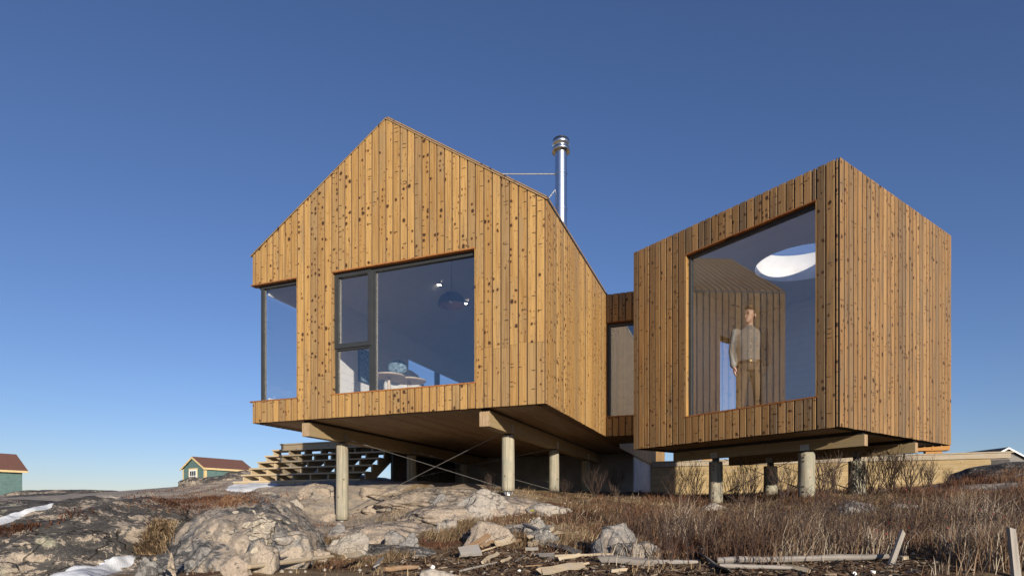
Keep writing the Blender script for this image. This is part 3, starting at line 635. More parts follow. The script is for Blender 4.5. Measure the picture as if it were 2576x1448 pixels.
for wd, nme in ((1.6, 0), (1.6, 0), (1.65, 0)):
    frame_part(LW, x+.01, x+wd-.01, 1.80, 3.80, house, .08); x += wd
frame_part(SW, 3.9, 5.35, WZ0, 3.95, house, .05, pane='glass2')
# glazed link between house and cabin, part of the house
LKW = Wall(H(0, 3.9026, 0), H(-1, 3.9026, 0)-H(0, 3.9026, 0)); LKL = 1.55
mb = MB(); slab(mb, LKW, 0, LKL, ZB+.012, 1.87); slab(mb, LKW, 0, LKL, 3.735, ZE-.02); mb.obox(H, (-LKL, 3.91, ZE-.06), (0, 5.4, ZE-.002)); mb.obox(H, (-LKL, 3.91, ZB+.012), (0, 5.4, ZB+.25))
mb.obox(H, (-LKL-.3, 5.3, ZB+.25), (0, 5.4, ZE-.06))
lk = hp(mb, 'link_corridor', 'sheath')
clad(LKW, house, lk, 'pine', cuts(.02, LKL, .13), lambda a, b: [(ZB, const(1.865)), (3.737, const(ZE))])
reveal(LKW, .03, LKL, 1.87, 3.735, house, jr=False)
frame_part(LKW, .045, LKL-.02, 1.874, 3.72, house, .05, sides=(1, 1, .2, 1.2))
# foundation under the rear half
FV = 7.54
mb = MB(); mb.obox(H, (.06, FV, .2), (W-.06, LEN-.05, ZB-.0)); hp(mb, 'foundation', 'conc_d')
mb = MB(); mb.obox(H, (.035, FV+.002, .2), (.058, LEN-.05, ZB-.06)); hp(mb, 'foundation_parging', 'conc')
mb = MB(); mb.obox(H, (1.9, FV-.03, .55), (2.9, FV-.003, 1.4)); hp(mb, 'crawl_door', 'conc_d')
# beams, piles, bracing
def beam(u0, u1, v0, v1, zb_, zt_):
    b_ = link('beam', MB().box((u0-u1, 0, zb_), (0, v1-v0, zt_)).mesh('beam'), 'beam', house, H(u0, v0, 0)-house.location, -TH)
    for k in range(3):
        ww = (u1-u0)/3; m_ = MB().box((-(k+1)*ww+.002, -.004, zb_+.001), (-k*ww-.002, .0, zt_-.001)); link('laminate', m_.mesh('laminate'), 'beam_end', b_, (0, 0, 0))
    hp(MB().obox(H, (u0+.01, v0+.03, zt_), (u1-.01, v1, ZB+.016)), 'packer', 'dark')
beam(.882, 1.04, .10, 7.5, 1.225, 1.45); beam(4.09, 4.235, .10, 7.5, 1.225, 1.45)
def pile_mesh(z0, z1, r):
    n = 20; nz = 12; v = []; f = []
    for i in range(nz+1):
        z = z0+(z1-z0)*i/nz
        for k in range(n):
            a = 2*PI*k/n; rr = r*(1+.02*math.sin(3*a+i*.3)+.012*math.sin(7*a-i*.5))*(1.03-.06*i/nz); v.append((rr*math.cos(a), rr*math.sin(a), z))
    for i in range(nz):
        for k in range(n): f.append((i*n+k, i*n+(k+1) % n, (i+1)*n+(k+1) % n, (i+1)*n+k))
    f += [tuple(range(n))[::-1], tuple(nz*n+k for k in range(n))]
    me = bpy.data.meshes.new('pile'); me.from_pydata(v, [], f); return me
def pile(root, P, z0, z1, r, bolts=True, holes=(), top=None):
    o = link('pile', pile_mesh(z0, z1, r), 'pile', root, Vector((P.x, P.y, 0))-root.location, random.uniform(-.3, .3), True)
    o.data.polygons.foreach_set('use_smooth', [len(p.vertices) == 4 for p in o.data.polygons])
    if bolts:
        m_ = MB()
        for q in range(6): m_.tube([(.65*r*math.cos(q), .65*r*math.sin(q), z0-.05), (.65*r*math.cos(q), .65*r*math.sin(q), z0+.005)], .008, 6)
        m_.lathe([(.0, -.07), (r*.5, -.07), (r*.45, -.002), (0, -.002)], (0, 0, z0), 12); build(m_, 'pile_shoe', 'galv', o)
    for (ang, z) in holes:
        m_ = MB(); d = Vector((math.cos(ang), math.sin(ang), 0)); c = d*(r*1.0); m_.tube([c-d*.02+Vector((0, 0, z)), c+d*.006+Vector((0, 0, z))], .013, 8)
        q = build(m_, 'bolt_hole', 'dark', o); q.rotation_euler = (0, 0, -o.rotation_euler.z)
    if top: m_ = MB().box((-.05, -.05, z1), (.05, .05, top)); build(m_, 'pile_cap', 'dark', o)
    return o
for u, v, z0, r in ((.96, 1.044, .315, .103), (.96, 3.57, .385, .103), (.96, 6.16, .42, .1), (4.16, 1.062, -.16, .108), (4.16, 3.49, .665, .103), (4.16, 6.1, .5, .1)):
    pile(house, H(u, v, 0), z0, 1.2, r, top=1.225)
    hp(MB().obox(H, (u-.083 if u < 2 else u-.076, v-.06, 1.24), (u-.080 if u < 2 else u-.072, v+.06, 1.37)), 'bracket', 'galv')
for u0, v0, z0, u1, v1, z1 in ((1.0, .82, 1.21, 4.05, 1.1, .0), (4.08, 1.0, 1.29, 1.0, 1.0, .36), (1.0, 3.4, 1.21, 4.1, 3.5, .72), (4.08, 3.4, 1.29, 1.0, 3.5, .42), (4.08, 6.0, 1.25, 1., 6.1, .5), (1.0, 6.0, 1.2, 4.1, 6.1, .6)):
    a, b = H(u0, v0, z0)-house.location, H(u1, v1, z1)-house.location
    rod = build(MB().tube([a, b], .0055, 6), 'brace_cable', 'cable', house)
    for s_, q in ((.05, .012), (.13, .017)):
        p = a.lerp(b, s_) if u0 > 2 else b.lerp(a, s_); p2 = a.lerp(b, s_+.035) if u0 > 2 else b.lerp(a, s_+.035)
        build(MB().tube([p, p.lerp(p2, .5), p2], [q*.5, q, q*.5], 6), 'turnbuckle', 'galv', rod)
# flue pipe
chp = H(.45, 2.316, 0); zc0 = roof_z(.45)-.05; zt_ = 6.53
fl_ = build(MB().lathe([(.107, zc0), (.107, 6.36)], (chp.x-house.location.x, chp.y-house.location.y, -house.location.z), 32), 'flue_pipe', 'pipe', house, True)
cpos = (chp.x-house.location.x, chp.y-house.location.y, -house.location.z)
for z0_ in (5.30, 5.93):
    build(MB().lathe([(.1072, z0_), (.1125, z0_+.003), (.1125, z0_+.03), (.1072, z0_+.033)], cpos, 28), 'joint_band', 'pipe', fl_)
build(MB().lathe([(.105, 6.36), (.155, 6.33), (.158, 6.36), (.155, 6.395), (.12, 6.41), (.12, 6.44), (.155, 6.455), (.158, 6.49), (.14, 6.53), (.12, 6.54)], cpos, 28), 'flue_collar', 'pipe', fl_, True)
build(MB().lathe([(.0, 6.555), (.13, 6.555), (.145, 6.54), (.145, 6.53), (0, 6.53)], cpos, 28), 'flue_cap', 'dark', fl_)
for z1, (u2, v2) in ((5.95, (2.45, 1.5)), (5.67, (1.0, 2.0))):
    a = Vector((chp.x, chp.y, z1))-house.location; d_ = H(u2, v2, roof_z(u2))-house.location; a = a+(Vector((d_.x-a.x, d_.y-a.y, 0)).normalized()*.1)
    build(MB().tube([a, d_], .011, 8), 'stay_rod', 'galv', fl_)
# ================================================================== cabin
KC = K(WA/2, WB/2, KB)
cabin = thing('cabin', 'small square cabin clad in charred pine with one big window and a person inside', 'cabin', KC)
def kp(mb, name, mat, parent=cabin, **kw):
    off = cabin.location; mb.v = [(x-off.x, y-off.y, z-off.z) for x, y, z in mb.v]; return build(mb, name, mat, parent, **kw)
KL = Wall(K(WA, 0, 0), K(0, 0, 0)-K(WA, 0, 0)); KR = Wall(K(0, 0, 0), K(0, 1, 0)-K(0, 0, 0))
KN = Wall(K(0, WB, 0), K(1, WB, 0)-K(0, WB, 0)); KF = Wall(K(WA, WB, 0), K(WA, 0, 0)-K(WA, WB, 0))  # back, far left
kx0, kx1, kz0, kz1 = WA-2.5204*QC, WA-.2988*QC, 1.593*QC, 4.329*QC
mb = MB(); slab(mb, KL, .012, kx0, KB+.012, KT-.02); slab(mb, KL, kx1, WA-.012, KB+.012, KT-.02); slab(mb, KL, kx0, kx1, KB+.012, kz0); slab(mb, KL, kx0, kx1, kz1, KT-.02)
kl = kp(mb, 'front_wall', 'sheath2')
def kpc(x0, x1):
    xm_ = (x0+x1)/2; zl = KB+random.uniform(-.003, .004)
    if kx0 < xm_ < kx1: return [(zl, const(kz0-.004)), (kz1+.002, const(KT))]
    return [(zl, const(KT))]
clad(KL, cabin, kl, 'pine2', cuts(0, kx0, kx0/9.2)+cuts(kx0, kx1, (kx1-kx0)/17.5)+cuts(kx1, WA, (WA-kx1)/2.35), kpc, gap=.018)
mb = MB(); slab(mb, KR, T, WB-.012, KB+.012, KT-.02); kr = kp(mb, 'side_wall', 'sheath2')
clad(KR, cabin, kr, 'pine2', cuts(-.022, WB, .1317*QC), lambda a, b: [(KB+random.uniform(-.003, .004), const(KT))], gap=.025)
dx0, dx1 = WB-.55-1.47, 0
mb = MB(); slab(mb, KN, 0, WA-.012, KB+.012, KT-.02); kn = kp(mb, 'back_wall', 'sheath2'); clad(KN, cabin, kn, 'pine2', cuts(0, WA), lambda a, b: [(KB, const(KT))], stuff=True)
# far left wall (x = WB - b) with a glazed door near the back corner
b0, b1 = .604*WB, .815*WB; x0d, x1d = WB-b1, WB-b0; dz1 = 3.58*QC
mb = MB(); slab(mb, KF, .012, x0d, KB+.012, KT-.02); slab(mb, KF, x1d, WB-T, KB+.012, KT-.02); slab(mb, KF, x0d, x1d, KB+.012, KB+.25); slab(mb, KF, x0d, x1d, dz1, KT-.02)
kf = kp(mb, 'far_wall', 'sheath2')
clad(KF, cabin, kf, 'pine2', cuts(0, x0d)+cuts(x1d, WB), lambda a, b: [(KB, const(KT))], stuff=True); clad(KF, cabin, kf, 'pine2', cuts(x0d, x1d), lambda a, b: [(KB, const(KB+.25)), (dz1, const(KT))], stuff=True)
frame_part(KF, x0d, x1d, KB+.25, dz1, cabin, .03, name='glazed_door', pane='glass2')
# flat roof and ceiling with round skylight
SKC = (5.13*QC, 10.47*QC); SKR = .82*QC; CZ = 4.33*QC
def holed(name, z0, z1, inset, mat):
    n = 72; outer = []
    cor = [K(inset, inset, 0), K(inset, WB-inset, 0), K(WA-inset, WB-inset, 0), K(WA-inset, inset, 0)]
    for k in range(n):
        d = Vector((math.cos(2*PI*k/n), math.sin(2*PI*k/n))); best = 9
        for i in range(4):
            p, q = cor[i], cor[(i+1) % 4]; e = Vector((q.x-p.x, q.y-p.y)); den = d.x*(-e.y)+d.y*e.x
            if abs(den) < 1e-9: continue
            rx, ry = p.x-SKC[0], p.y-SKC[1]; t_ = (rx*(-e.y)+ry*e.x)/den; s_ = (d.x*ry-d.y*rx)/den
            if t_ > 0 and -1e-6 <= s_ <= 1+1e-6: best = min(best, t_)
        outer.append((SKC[0]+d.x*best, SKC[1]+d.y*best))
    v = []; f = []
    for z in (z0, z1):
        v += [(SKC[0]+SKR*math.cos(2*PI*k/n), SKC[1]+SKR*math.sin(2*PI*k/n), z) for k in range(n)]; v += [(x, y, z) for x, y in outer]
    for k in range(n):
        j = (k+1) % n; f += [(k, j, n+j, n+k)[::-1], (2*n+k, 2*n+j, 3*n+j, 3*n+k), (n+k, n+j, 3*n+j, 3*n+k), (j, k, 2*n+k, 2*n+j)]
    m_ = MB(); m_.add(v, f); return kp(m_, name, mat)
holed('ceiling', CZ, CZ+.02, T-.002, 'white'); holed('roof', KT-.03, KT-.005, .015, 'roofm')
mb = MB(); mb.lathe([(SKR-.002, CZ-.004), (SKR-.002, KT+.03), (SKR+.03, KT+.03), (SKR+.03, CZ+.03)], (SKC[0], SKC[1], 0), 72); kp(mb, 'skylight_well', 'wtrim', smooth=True)
mb = MB(); mb.lathe([(0, KT+.034), (SKR+.03, KT+.034), (SKR+.03, KT+.042), (0, KT+.042)], (SKC[0], SKC[1], 0), 72); kp(mb, 'skylight_pane', 'dome')
mb = MB(); mb.obox(K, (T, T, KB+.03), (WA-T, WB-T, KB+.25)); kp(mb, 'floor', 'floor')
mb = MB()
for k in range(21):
    z0 = KB+.25+k*.145; z1 = min(z0+.142, CZ-.002)
    if z0 > CZ-.02: break
    slab(mb, KR, T, WB-T, z0, z1, T, T+.02); slab(mb, KN, T, WA-T, z0, z1, T, T+.02)
    if z1 <= dz1+.1: slab(mb, KF, T, x0d-.03, z0, z1, T, T+.02); slab(mb, KF, x1d+.03, WB-T, z0, z1, T, T+.02)
    else: slab(mb, KF, T, WB-T, z0, z1, T, T+.02)
tag(kp(mb, 'lining_boards', 'white'), kind='stuff')
mb = MB(); slab(mb, KL, T, kx0, KB+.25, CZ, T, T+.02); slab(mb, KL, kx1, WA-T, KB+.25, CZ, T, T+.02); slab(mb, KL, kx0, kx1, KB+.25, kz0, T, T+.02); kp(mb, 'front_lining', 'white')
reveal(KL, kx0, kx1, kz0, kz1, cabin, 'cedar', .12)
frame_part(KL, kx0+.012, kx1-.012, kz0+.004, kz1-.014, cabin, .03, sides=(1.6, .3, .3, 1.6), y0=.045, y1=.115)
mb = MB(); mb.obox(K, (.02, .02, KB+.03), (WA-.02, WB-.02, KB+.05)); ks = kp(mb, 'soffit', 'sheath')
for k in range(28):
    bw_ = (WB-.06)/28; m_ = MB().box((-bw_/2+.002, -WA/2+.03, -.012), (bw_/2-.002, WA/2-.03, 0)); p = K(WA/2, .03+(k+.5)*bw_, KB+.028)-cabin.location
    link('soffit_board', m_.mesh('soffit_board'), 'soffit', ks, p, PI/2-TA)
for bb in (.80*QC, 2.56*QC):
    kb_ = link('beam', MB().box((-.0, 0, .935*QC), (.10, 3.34, 1.10*QC)).mesh('beam'), 'beam', cabin, K(.03, bb, 0)-cabin.location, PI/2-TA)
    for k in range(2): link('laminate', MB().box((.002+k*.05, -.004, .937*QC), (.048+k*.05, 0, 1.098*QC)).mesh('laminate'), 'beam_end', kb_, (0, 0, 0))
    kp(MB().obox(K, (.06, bb+.01, 1.10*QC), (3.3, bb+.09, KB+.016)), 'packer', 'dark')
for a, bb, z0, z1, r, hol in ((.899, .85, .19, .905, .122, 1), (2.54, .85, .13, .87, .118, 1), (.937, 2.61, .26, .86, .138, 1), (2.544, 2.61, .27, .87, .126, 1)):
    a, bb, z0, z1 = a*QC, bb*QC, z0*QC, z1*QC; P = K(a, bb, 0); an = math.atan2(-P.y, -P.x)-.35
    pile(cabin, P, z0, z1, r, bolts=(a < 1 and bb < 1), holes=[(an, z0+.10), (an, z0+.18), (an, z1-.14), (an, z1-.08)], top=.937*QC)
    kp(MB().obox(K, (a-.07, bb-.056, .935*QC), (a+.07, bb-.052, 1.03*QC)), 'bracket', 'galv')
for (a0, c0, z0, a1, c1, z1) in ((2.45, .88, .92, .95, .9, .3), (.95, .9, .92, 2.5, .9, .3), (2.5, 2.62, .9, .98, 2.62, .33), (.95, 2.62, .92, 2.5, 2.62, .33)):
    a, b = K(a0*QC, c0+.08, z0*QC)-cabin.location, K(a1*QC, c1+.08, z1*QC)-cabin.location; rod = build(MB().tube([a, b], .0055, 6), 'brace_cable', 'cable', cabin)
    p, p2 = b.lerp(a, .06), b.lerp(a, .22); build(MB().tube([p, p2], .012, 6), 'turnbuckle', 'galv', rod)
# ================================================================== person
def remesh(vol, name, vox, mat, parent=None, smooth_it=6):
    o = bpy.data.objects.new(name, vol.mesh(name)); COL.objects.link(o)
    m = o.modifiers.new('r', 'REMESH'); m.mode = 'VOXEL'; m.voxel_size = vox; m.use_smooth_shade = True
    m2 = o.modifiers.new('s', 'SMOOTH'); m2.factor = .5; m2.iterations = smooth_it
    bpy.context.view_layer.update(); dg = bpy.context.evaluated_depsgraph_get(); me = bpy.data.meshes.new_from_object(o.evaluated_get(dg), depsgraph=dg)
    bpy.data.objects.remove(o); me.name = name; r = link(name, me, mat, parent); me.polygons.foreach_set('use_smooth', [True]*len(me.polygons)); return r
def blob(mb, c, r, rot=None, n=14):
    vs_ = []; fs = []; R_ = rot or Matrix.Identity(3); m_ = n//2
    for i in range(1, m_):
        for k in range(n):
            a, b = PI*i/m_, 2*PI*k/n; vs_.append(Vector(c)+R_@Vector((r[0]*math.sin(a)*math.cos(b), r[1]*math.sin(a)*math.sin(b), r[2]*math.cos(a))))
    t_ = len(vs_); vs_ += [Vector(c)+R_@Vector((0, 0, r[2])), Vector(c)-R_@Vector((0, 0, r[2]))]
    for i in range(m_-2):
        for k in range(n): fs.append((i*n+k, (i+1)*n+k, (i+1)*n+(k+1) % n, i*n+(k+1) % n))
    for k in range(n): fs.append((t_, k, (k+1) % n)); fs.append((t_+1, (m_-2)*n+(k+1) % n, (m_-2)*n+k))
    return mb.add(vs_, fs)
def limb(mb, pts, rad):
    mb.tube(pts, rad, 12)
    for p, r in zip(pts, rad): blob(mb, p, (r, r, r))
    return mb
def ell_loft(mb, rings, n=20):
    vs_ = []; fs = []
    for cx, cy, cz, rx, ry in rings: vs_ += [(cx+rx*math.cos(2*PI*k/n), cy+ry*math.sin(2*PI*k/n), cz) for k in range(n)]
    for i in range(len(rings)-1):
        for k in range(n): fs.append((i*n+k, i*n+(k+1) % n, (i+1)*n+(k+1) % n, (i+1)*n+k))
    fs += [tuple(range(n))[::-1], tuple((len(rings)-1)*n+k for k in range(n))]; return mb.add(vs_, fs)
FZ = KB+.25
man = thing('person', 'man in pale buttoned shirt and brown trousers standing behind the big cabin window', 'person', (3.688, 9.30, FZ), math.radians(-22+10))
# local frame: faces -y, +x to the picture's right
body = MB()
hr = Matrix.Rotation(math.radians(-38), 3, 'Z')        # head turned to the left of the picture
hc = Vector((0, -.015, 1.655))
def hd(x, y, z): return hc+hr@(Vector((x, y, z))*1.12)
blob(body, hd(0, .015, .03), (.076, .096, .105), hr); blob(body, hd(0, -.022, -.045), (.058, .068, .075), hr); blob(body, hd(0, -.06, -.085), (.03, .03, .028), hr)
body.tube([hd(0, -.088, .012), hd(0, -.108, -.03)], [.008, .015], 8); blob(body, hd(0, -.104, -.034), (.016, .014, .011), hr)
blob(body, hd(0, -.085, .03), (.05, .016, .012), hr); blob(body, hd(0, -.088, -.064), (.024, .012, .008), hr)
for s_ in (-1, 1): blob(body, hd(s_*.078, .015, -.005), (.012, .022, .033), hr)
limb(body, [(0, .01, 1.44), (0, 0, 1.58)], [.062, .055])
ell_loft(body, [(0, .0, .90, .15, .10), (0, 0, 1.05, .145, .095), (0, 0, 1.2, .16, .105), (0, 0, 1.36, .175, .105), (0, .0, 1.44, .13, .08), (0, .0, 1.49, .06, .055)])
def arm(s_):
    return [Vector((s_*.20, .0, 1.405)), Vector((s_*.245, .045, 1.13)), Vector((s_*.235, -.03, .88))]
def leg(s_): return [Vector((s_*.085, 0, .90)), Vector((s_*.12, -.015, .50)), Vector((s_*.145, .03, .09))]
for s_ in (-1, 1):
    a = arm(s_); limb(body, a, [.05, .04, .03]); wp = a[2]
    blob(body, wp+Vector((-s_*.008, -.012, -.055)), (.022, .04, .05))
    for q, (dy, ln) in enumerate(((-.042, .062), (-.02, .075), (.002, .07), (.022, .055))):
        k0 = wp+Vector((-s_*.006, dy-.008, -.085)); limb(body, [k0, k0+Vector((-s_*.008, -.004, -ln*.55)), k0+Vector((-s_*.022, -.002, -ln))], [.0105, .0095, .008])
    th0 = wp+Vector((-s_*.012, -.045, -.035)); limb(body, [th0, th0+Vector((-s_*.012, -.022, -.03)), th0+Vector((-s_*.022, -.026, -.06))], [.0125, .011, .009])
    l = leg(s_); limb(body, l, [.085, .058, .04]); limb(body, [l[2]+Vector((0, 0, -.04)), l[2]+Vector((s_*.05, -.085, -.055))], [.045, .035])
bo = remesh(body, 'body', .0075, 'skin', man)
sh = MB(); ell_loft(sh, [(0, 0, .93, .172, .125), (0, 0, .97, .185, .135), (0, 0, 1.06, .175, .125), (0, 0, 1.22, .195, .128), (0, 0, 1.36, .21, .122), (0, .005, 1.43, .155, .095), (0, .005, 1.475, .085, .075), (0, .0, 1.51, .066, .064)])
for s_ in (-1, 1):
    a = arm(s_); limb(sh, [a[0], a[0].lerp(a[1], .5), a[1], a[1].lerp(a[2], .45), a[1].lerp(a[2], .93)], [.075, .066, .058, .052, .05])
    a2 = a[1].lerp(a[2], .93); sh.tube([a[1].lerp(a[2], .78), a2], [.054, .055], 14)
remesh(sh, 'shirt', .012, 'shirt', man, 4)
tr_ = MB(); ell_loft(tr_, [(0, 0, .80, .168, .12), (0, 0, .86, .172, .125), (0, 0, .95, .168, .12)])
for s_ in (-1, 1): l = leg(s_); limb(tr_, [l[0]+Vector((0, 0, -.03)), l[0].lerp(l[1], .5), l[1], l[1].lerp(l[2], .5), l[2]], [.1, .09, .073, .064, .058])
remesh(tr_, 'trousers', .012, 'trouser', man, 4)
hb = MB(); blob(hb, hd(0, .035, .055), (.084, .095, .095), hr); blob(hb, hd(.0, -.03, .115), (.066, .06, .035), hr); blob(hb, hd(.035, -.02, .11), (.04, .06, .04), hr)
for s_ in (-1, 1): blob(hb, hd(s_*.07, .03, .02), (.017, .04, .055), hr)
remesh(hb, 'hair', .009, 'hair', man, 3)
build(MB().lathe([(.99, -.02), (1.0, -.018), (1.0, .018), (.99, .02)], (0, 0, 0), 32), 'belt', 'belt', man, loc=(0, 0, .935)).scale = (.182, .133, 1)
build(MB().box((-.016, -.142, .922), (.016, -.134, .948)), 'buckle', 'brass', man)
for z in (1.0, 1.1, 1.2, 1.3, 1.39): m_ = MB(); blob(m_, (0, -.132+.012*(z > 1.25), z), (.007, .005, .007), n=8); build(m_, 'button', 'plastic', man)
for s_ in (-1, 1):
    m_ = MB(); blob(m_, hd(s_*.032, -.083, .012), (.012, .008, .007), hr, 10); build(m_, 'eye', 'eye', man)
    m_ = MB(); blob(m_, hd(s_*.034, -.092, .034), (.02, .006, .005), hr, 10); build(m_, 'eyebrow', 'hair', man)
m_ = MB(); blob(m_, hd(0, -.099, -.062), (.02, .004, .004), hr, 10); build(m_, 'mouth', plain('lips', (.38, .16, .13), .5), man)
# ================================================================== things inside the house
FH = ZB+.30
pd = at(1135, 768, 11.6); t = thing('pendant_lamp', 'dark dome pendant lamp hanging behind the large house window', 'lamp', pd)
build(MB().lathe([(.262, 0), (.258, .06), (.235, .13), (.19, .19), (.12, .235), (.04, .255), (.0, .257)], n=36), 'lamp_shade', 'shade', t, True)
build(MB().lathe([(.258, .002), (.252, .06), (.229, .125), (.184, .184), (.115, .228), (0, .25)], n=36), 'shade_lining', 'copper', t, True)
build(MB().tube([(0, 0, .25), (0, 0, 1.6)], .006, 6), 'cord', 'dark', t); m_ = MB(); blob(m_, (0, 0, .1), (.05, .05, .06)); build(m_, 'bulb', 'plastic', t, True)
def ceil_hit(px, py):
    for Y in np.arange(9, 22, .02):
        p = at(px, py, Y); u = -(p.x-CX)*ct+(p.y-CY)*st
        if p.z > roof_z(max(0, min(W, u)))-.225: return p
    return at(px, py, 14)
for px, py, lb in ((1104, 714, 'small lit ceiling spotlight left of the dome pendant lamp'), (1170, 761, 'small lit ceiling spotlight at the right rim of the dome pendant lamp')):
    p = ceil_hit(px, py); t = thing('ceiling_spotlight', lb, 'spotlight', p, group='ceiling spotlights')
    build(MB().lathe([(.0, -.02), (.055, -.02), (.055, -.012), (0, -.012)], n=20), 'lens', 'spot', t); build(MB().lathe([(.055, -.024), (.075, -.024), (.075, .03), (.055, .03)], n=20), 'rim', 'wtrim', t)
def round_table(px, py, Y, r, lab, zt=None):
    p = at(px, py, Y); t = thing('side_table', lab, 'table', (p.x, p.y, FH)); h = p.z-FH
    build(MB().lathe([(0, h-.025), (r*.96, h-.025), (r, h-.01), (r, h), (0, h)], n=32), 'table_top', 'lwood', t); build(MB().lathe([(.035, .02), (.028, h-.025)], n=14), 'leg', 'lwood', t, True)
    build(MB().lathe([(0, 0), (r*.6, 0), (r*.6, .02), (0, .025)], n=24), 'foot', 'lwood', t)
round_table(978, 944, 11.1, .30, 'round pale wooden table just right of the window mullion')
round_table(1028, 956, 11.5, .33, 'lower round wooden table in front of the armchair')
p = at(1030, 965, 12.4); t = thing('armchair', 'pale upholstered armchair with a patterned throw behind the tables', 'armchair', (p.x, p.y, FH), .5)
def cush(name, c, r, mat, par, rot=None):
    m_ = MB(); blob(m_, c, r, rot, 18); o = build(m_, name, mat, par, True); return o
cush('seat', (0, 0, .36), (.48, .45, .2), 'fabric', t); cush('backrest', (0, .32, .78), (.46, .16, .45), 'fabric', t); cush('armrest', (-.42, 0, .55), (.12, .4, .14), 'fabric', t); cush('armrest', (.42, 0, .55), (.12, .4, .14), 'fabric', t)
for sx in (-1, 1):
    for sy in (-1, 1): build(MB().tube([(sx*.35, sy*.3, .2), (sx*.4, sy*.34, 0)], [.022, .016], 8), 'leg', 'lwood', t)
tag(cush('throw_blanket', at(1000, 925, 12.05), (.2, .16, .16), 'throw', None), 'blue patterned throw bunched over the armchair', 'blanket')
v0, v1, z0, z1 = 2.7, 3.15, 2.72, 3.42
t = thing('picture_frame', 'framed picture hanging on the white wall inside the house', 'picture', H(W-T-.02, (v0+v1)/2, z0))
def tp(mb, name, mat): mb.v = [(a-t.location.x, b-t.location.y, c-t.location.z) for a, b, c in mb.v]; return build(mb, name, mat, t)
tp(MB().obox(H, (W-T-.045, v0, z0), (W-T-.021, v1, z1)), 'frame', 'shade'); tp(MB().obox(H, (W-T-.05, v0+.03, z0+.03), (W-T-.046, v1-.03, z1-.03)), 'canvas', 'throw')
# ================================================================== stairs and deck at the left
SU0, SU1, SV0, SZ0, RUN, RISE = 9.12, 5.43, 3.41, .72, .26, .18
stc = H((SU0+SU1)/2, SV0, SZ0); stairs = thing('wooden_stairs', 'wide open wooden stairs climbing to the deck left of the house', 'stairs', stc, -TH)
hw_ = (SU0-SU1)/2
def lb(name, a, b, mat='stair', par=stairs):
    c = Vector(((a[0]+b[0])/2, (a[1]+b[1])/2, (a[2]+b[2])/2)); return link(name, MB().box(Vector(a)-c, Vector(b)-c).mesh(name), mat, par, c)
for i in range(6):
    z = i*RISE
    for k in range(2): lb('tread', (-hw_, i*RUN-.02+k*.142, z-.038), (hw_, i*RUN-.02+k*.142+.137, z))
lb('kickboard', (-hw_+.02, .0, -.16), (hw_, .03, -.04))
for k in range(8):
    x = -hw_+.03+k*(2*hw_-.1)/7
    for i in range(5): pass
    # saw-tooth stringer
    pr = [(0.03, -.2)]; 
    for i in range(6): pr += [(i*RUN+.03, i*RISE-.04), ((i+1)*RUN+.03, i*RISE-.04)]
    pr += [(6*RUN+.03, 5*RISE-.28), (.03+.3, -.2)]
    m_ = MB(); n = len(pr); m_.add([(-.02, y, z) for y, z in pr]+[(.02, y, z) for y, z in pr], [tuple(range(n)), tuple(range(n, 2*n))[::-1]]+[((i+1) % n, i, n+i, n+(i+1) % n) for i in range(n)])
    build(m_, 'stringer', 'stair', stairs, loc=(x, 0, 0))
deck = thing('wooden_deck', 'raised wooden deck at the head of the stairs beside the house', 'deck', H((SU0+5.2)/2, SV0+6*RUN, SZ0), -TH)
dz = 6*RISE
lb('fascia_board', (-hw_-.05, .0, dz-.235), (hw_+.12, .04, dz-.035), par=deck)
for k in range(24): lb('deck_board', (-hw_-.08, -.03+k*.142, dz-.035), (hw_+.12, -.03+k*.142+.137, dz), par=deck)
for k in range(7): lb('underdeck_shade_board', (hw_+.07, -.55, dz-.09-(k+1)*.145), (hw_+.10, 4.5, dz-.09-k*.145-.004), 'ddark', par=deck)  # added dark boards standing in for the shade under the deck
lb('underdeck_shade_backing', (hw_+.04, -.55, dz-1.12), (hw_+.065, 4.5, dz-.09), 'sheath2', par=deck)  # added black sheet closing the same underdeck shade
for sx in (-hw_+.1, 0, hw_-.1):
    for sy in (.5, 2.8): lb('deck_post', (sx-.05, sy-.05, -.9), (sx+.05, sy+.05, dz-.036), par=deck)
# ================================================================== timber skirting wall and bench at the right
FO = Vector((12.5, 15.0, 0)); FD = Vector((-ct, st, 0)); FL = 8.9
tw = thing('timber_wall', 'long low wall of pale horizontal boards with a grey cap board behind the cabin', 'wall', FO+FD*FL/2+Vector((0, 0, .2)), -TH)
def tb(name, x0, x1, y0, y1, z0, z1, mat): c = Vector(((x0+x1)/2, (y0+y1)/2, (z0+z1)/2-.2)); return link(name, MB().box((x0-c.x, y0-c.y, z0-.2-c.z), (x1-c.x, y1-c.y, z1-.2-c.z)).mesh(name), mat, tw, c)
tb('backing', -FL/2, FL/2-.03, .05, .09, -.3, 1.4, 'sheath')
for k in range(12):
    z1 = 1.315-k*.122; xj = random.uniform(-2, 2)
    tb('plank', -FL/2, xj-.002, .02, .049, z1-.119, z1, 'fence'); tb('plank', xj+.002, FL/2-.15, .02, .049, z1-.119, z1, 'fence')
tb('cap_board', -FL/2, FL/2, -.02, .019, 1.325, 1.455, 'fencecap'); tb('cap_rail', -FL/2-.01, FL/2+.06, -.045, .09, 1.456, 1.49, 'fencecap')
bo_ = at(2361, 1118, 17.2); bn = thing('bench', 'orange wooden bench behind the timber wall under the cabin corner', 'bench', (bo_.x, bo_.y, 1.2), -TH)
link('bench_seat', MB().box((-6.6, -.18, .52), (.22, .18, .68)).mesh('bench_seat'), 'bench', bn)
for x in (-6.3, -4.2, -2.1, -.15): link('leg', MB().box((x-.2, -.12, -.2), (x+.2, .12, .515)).mesh('leg'), 'bench', bn)
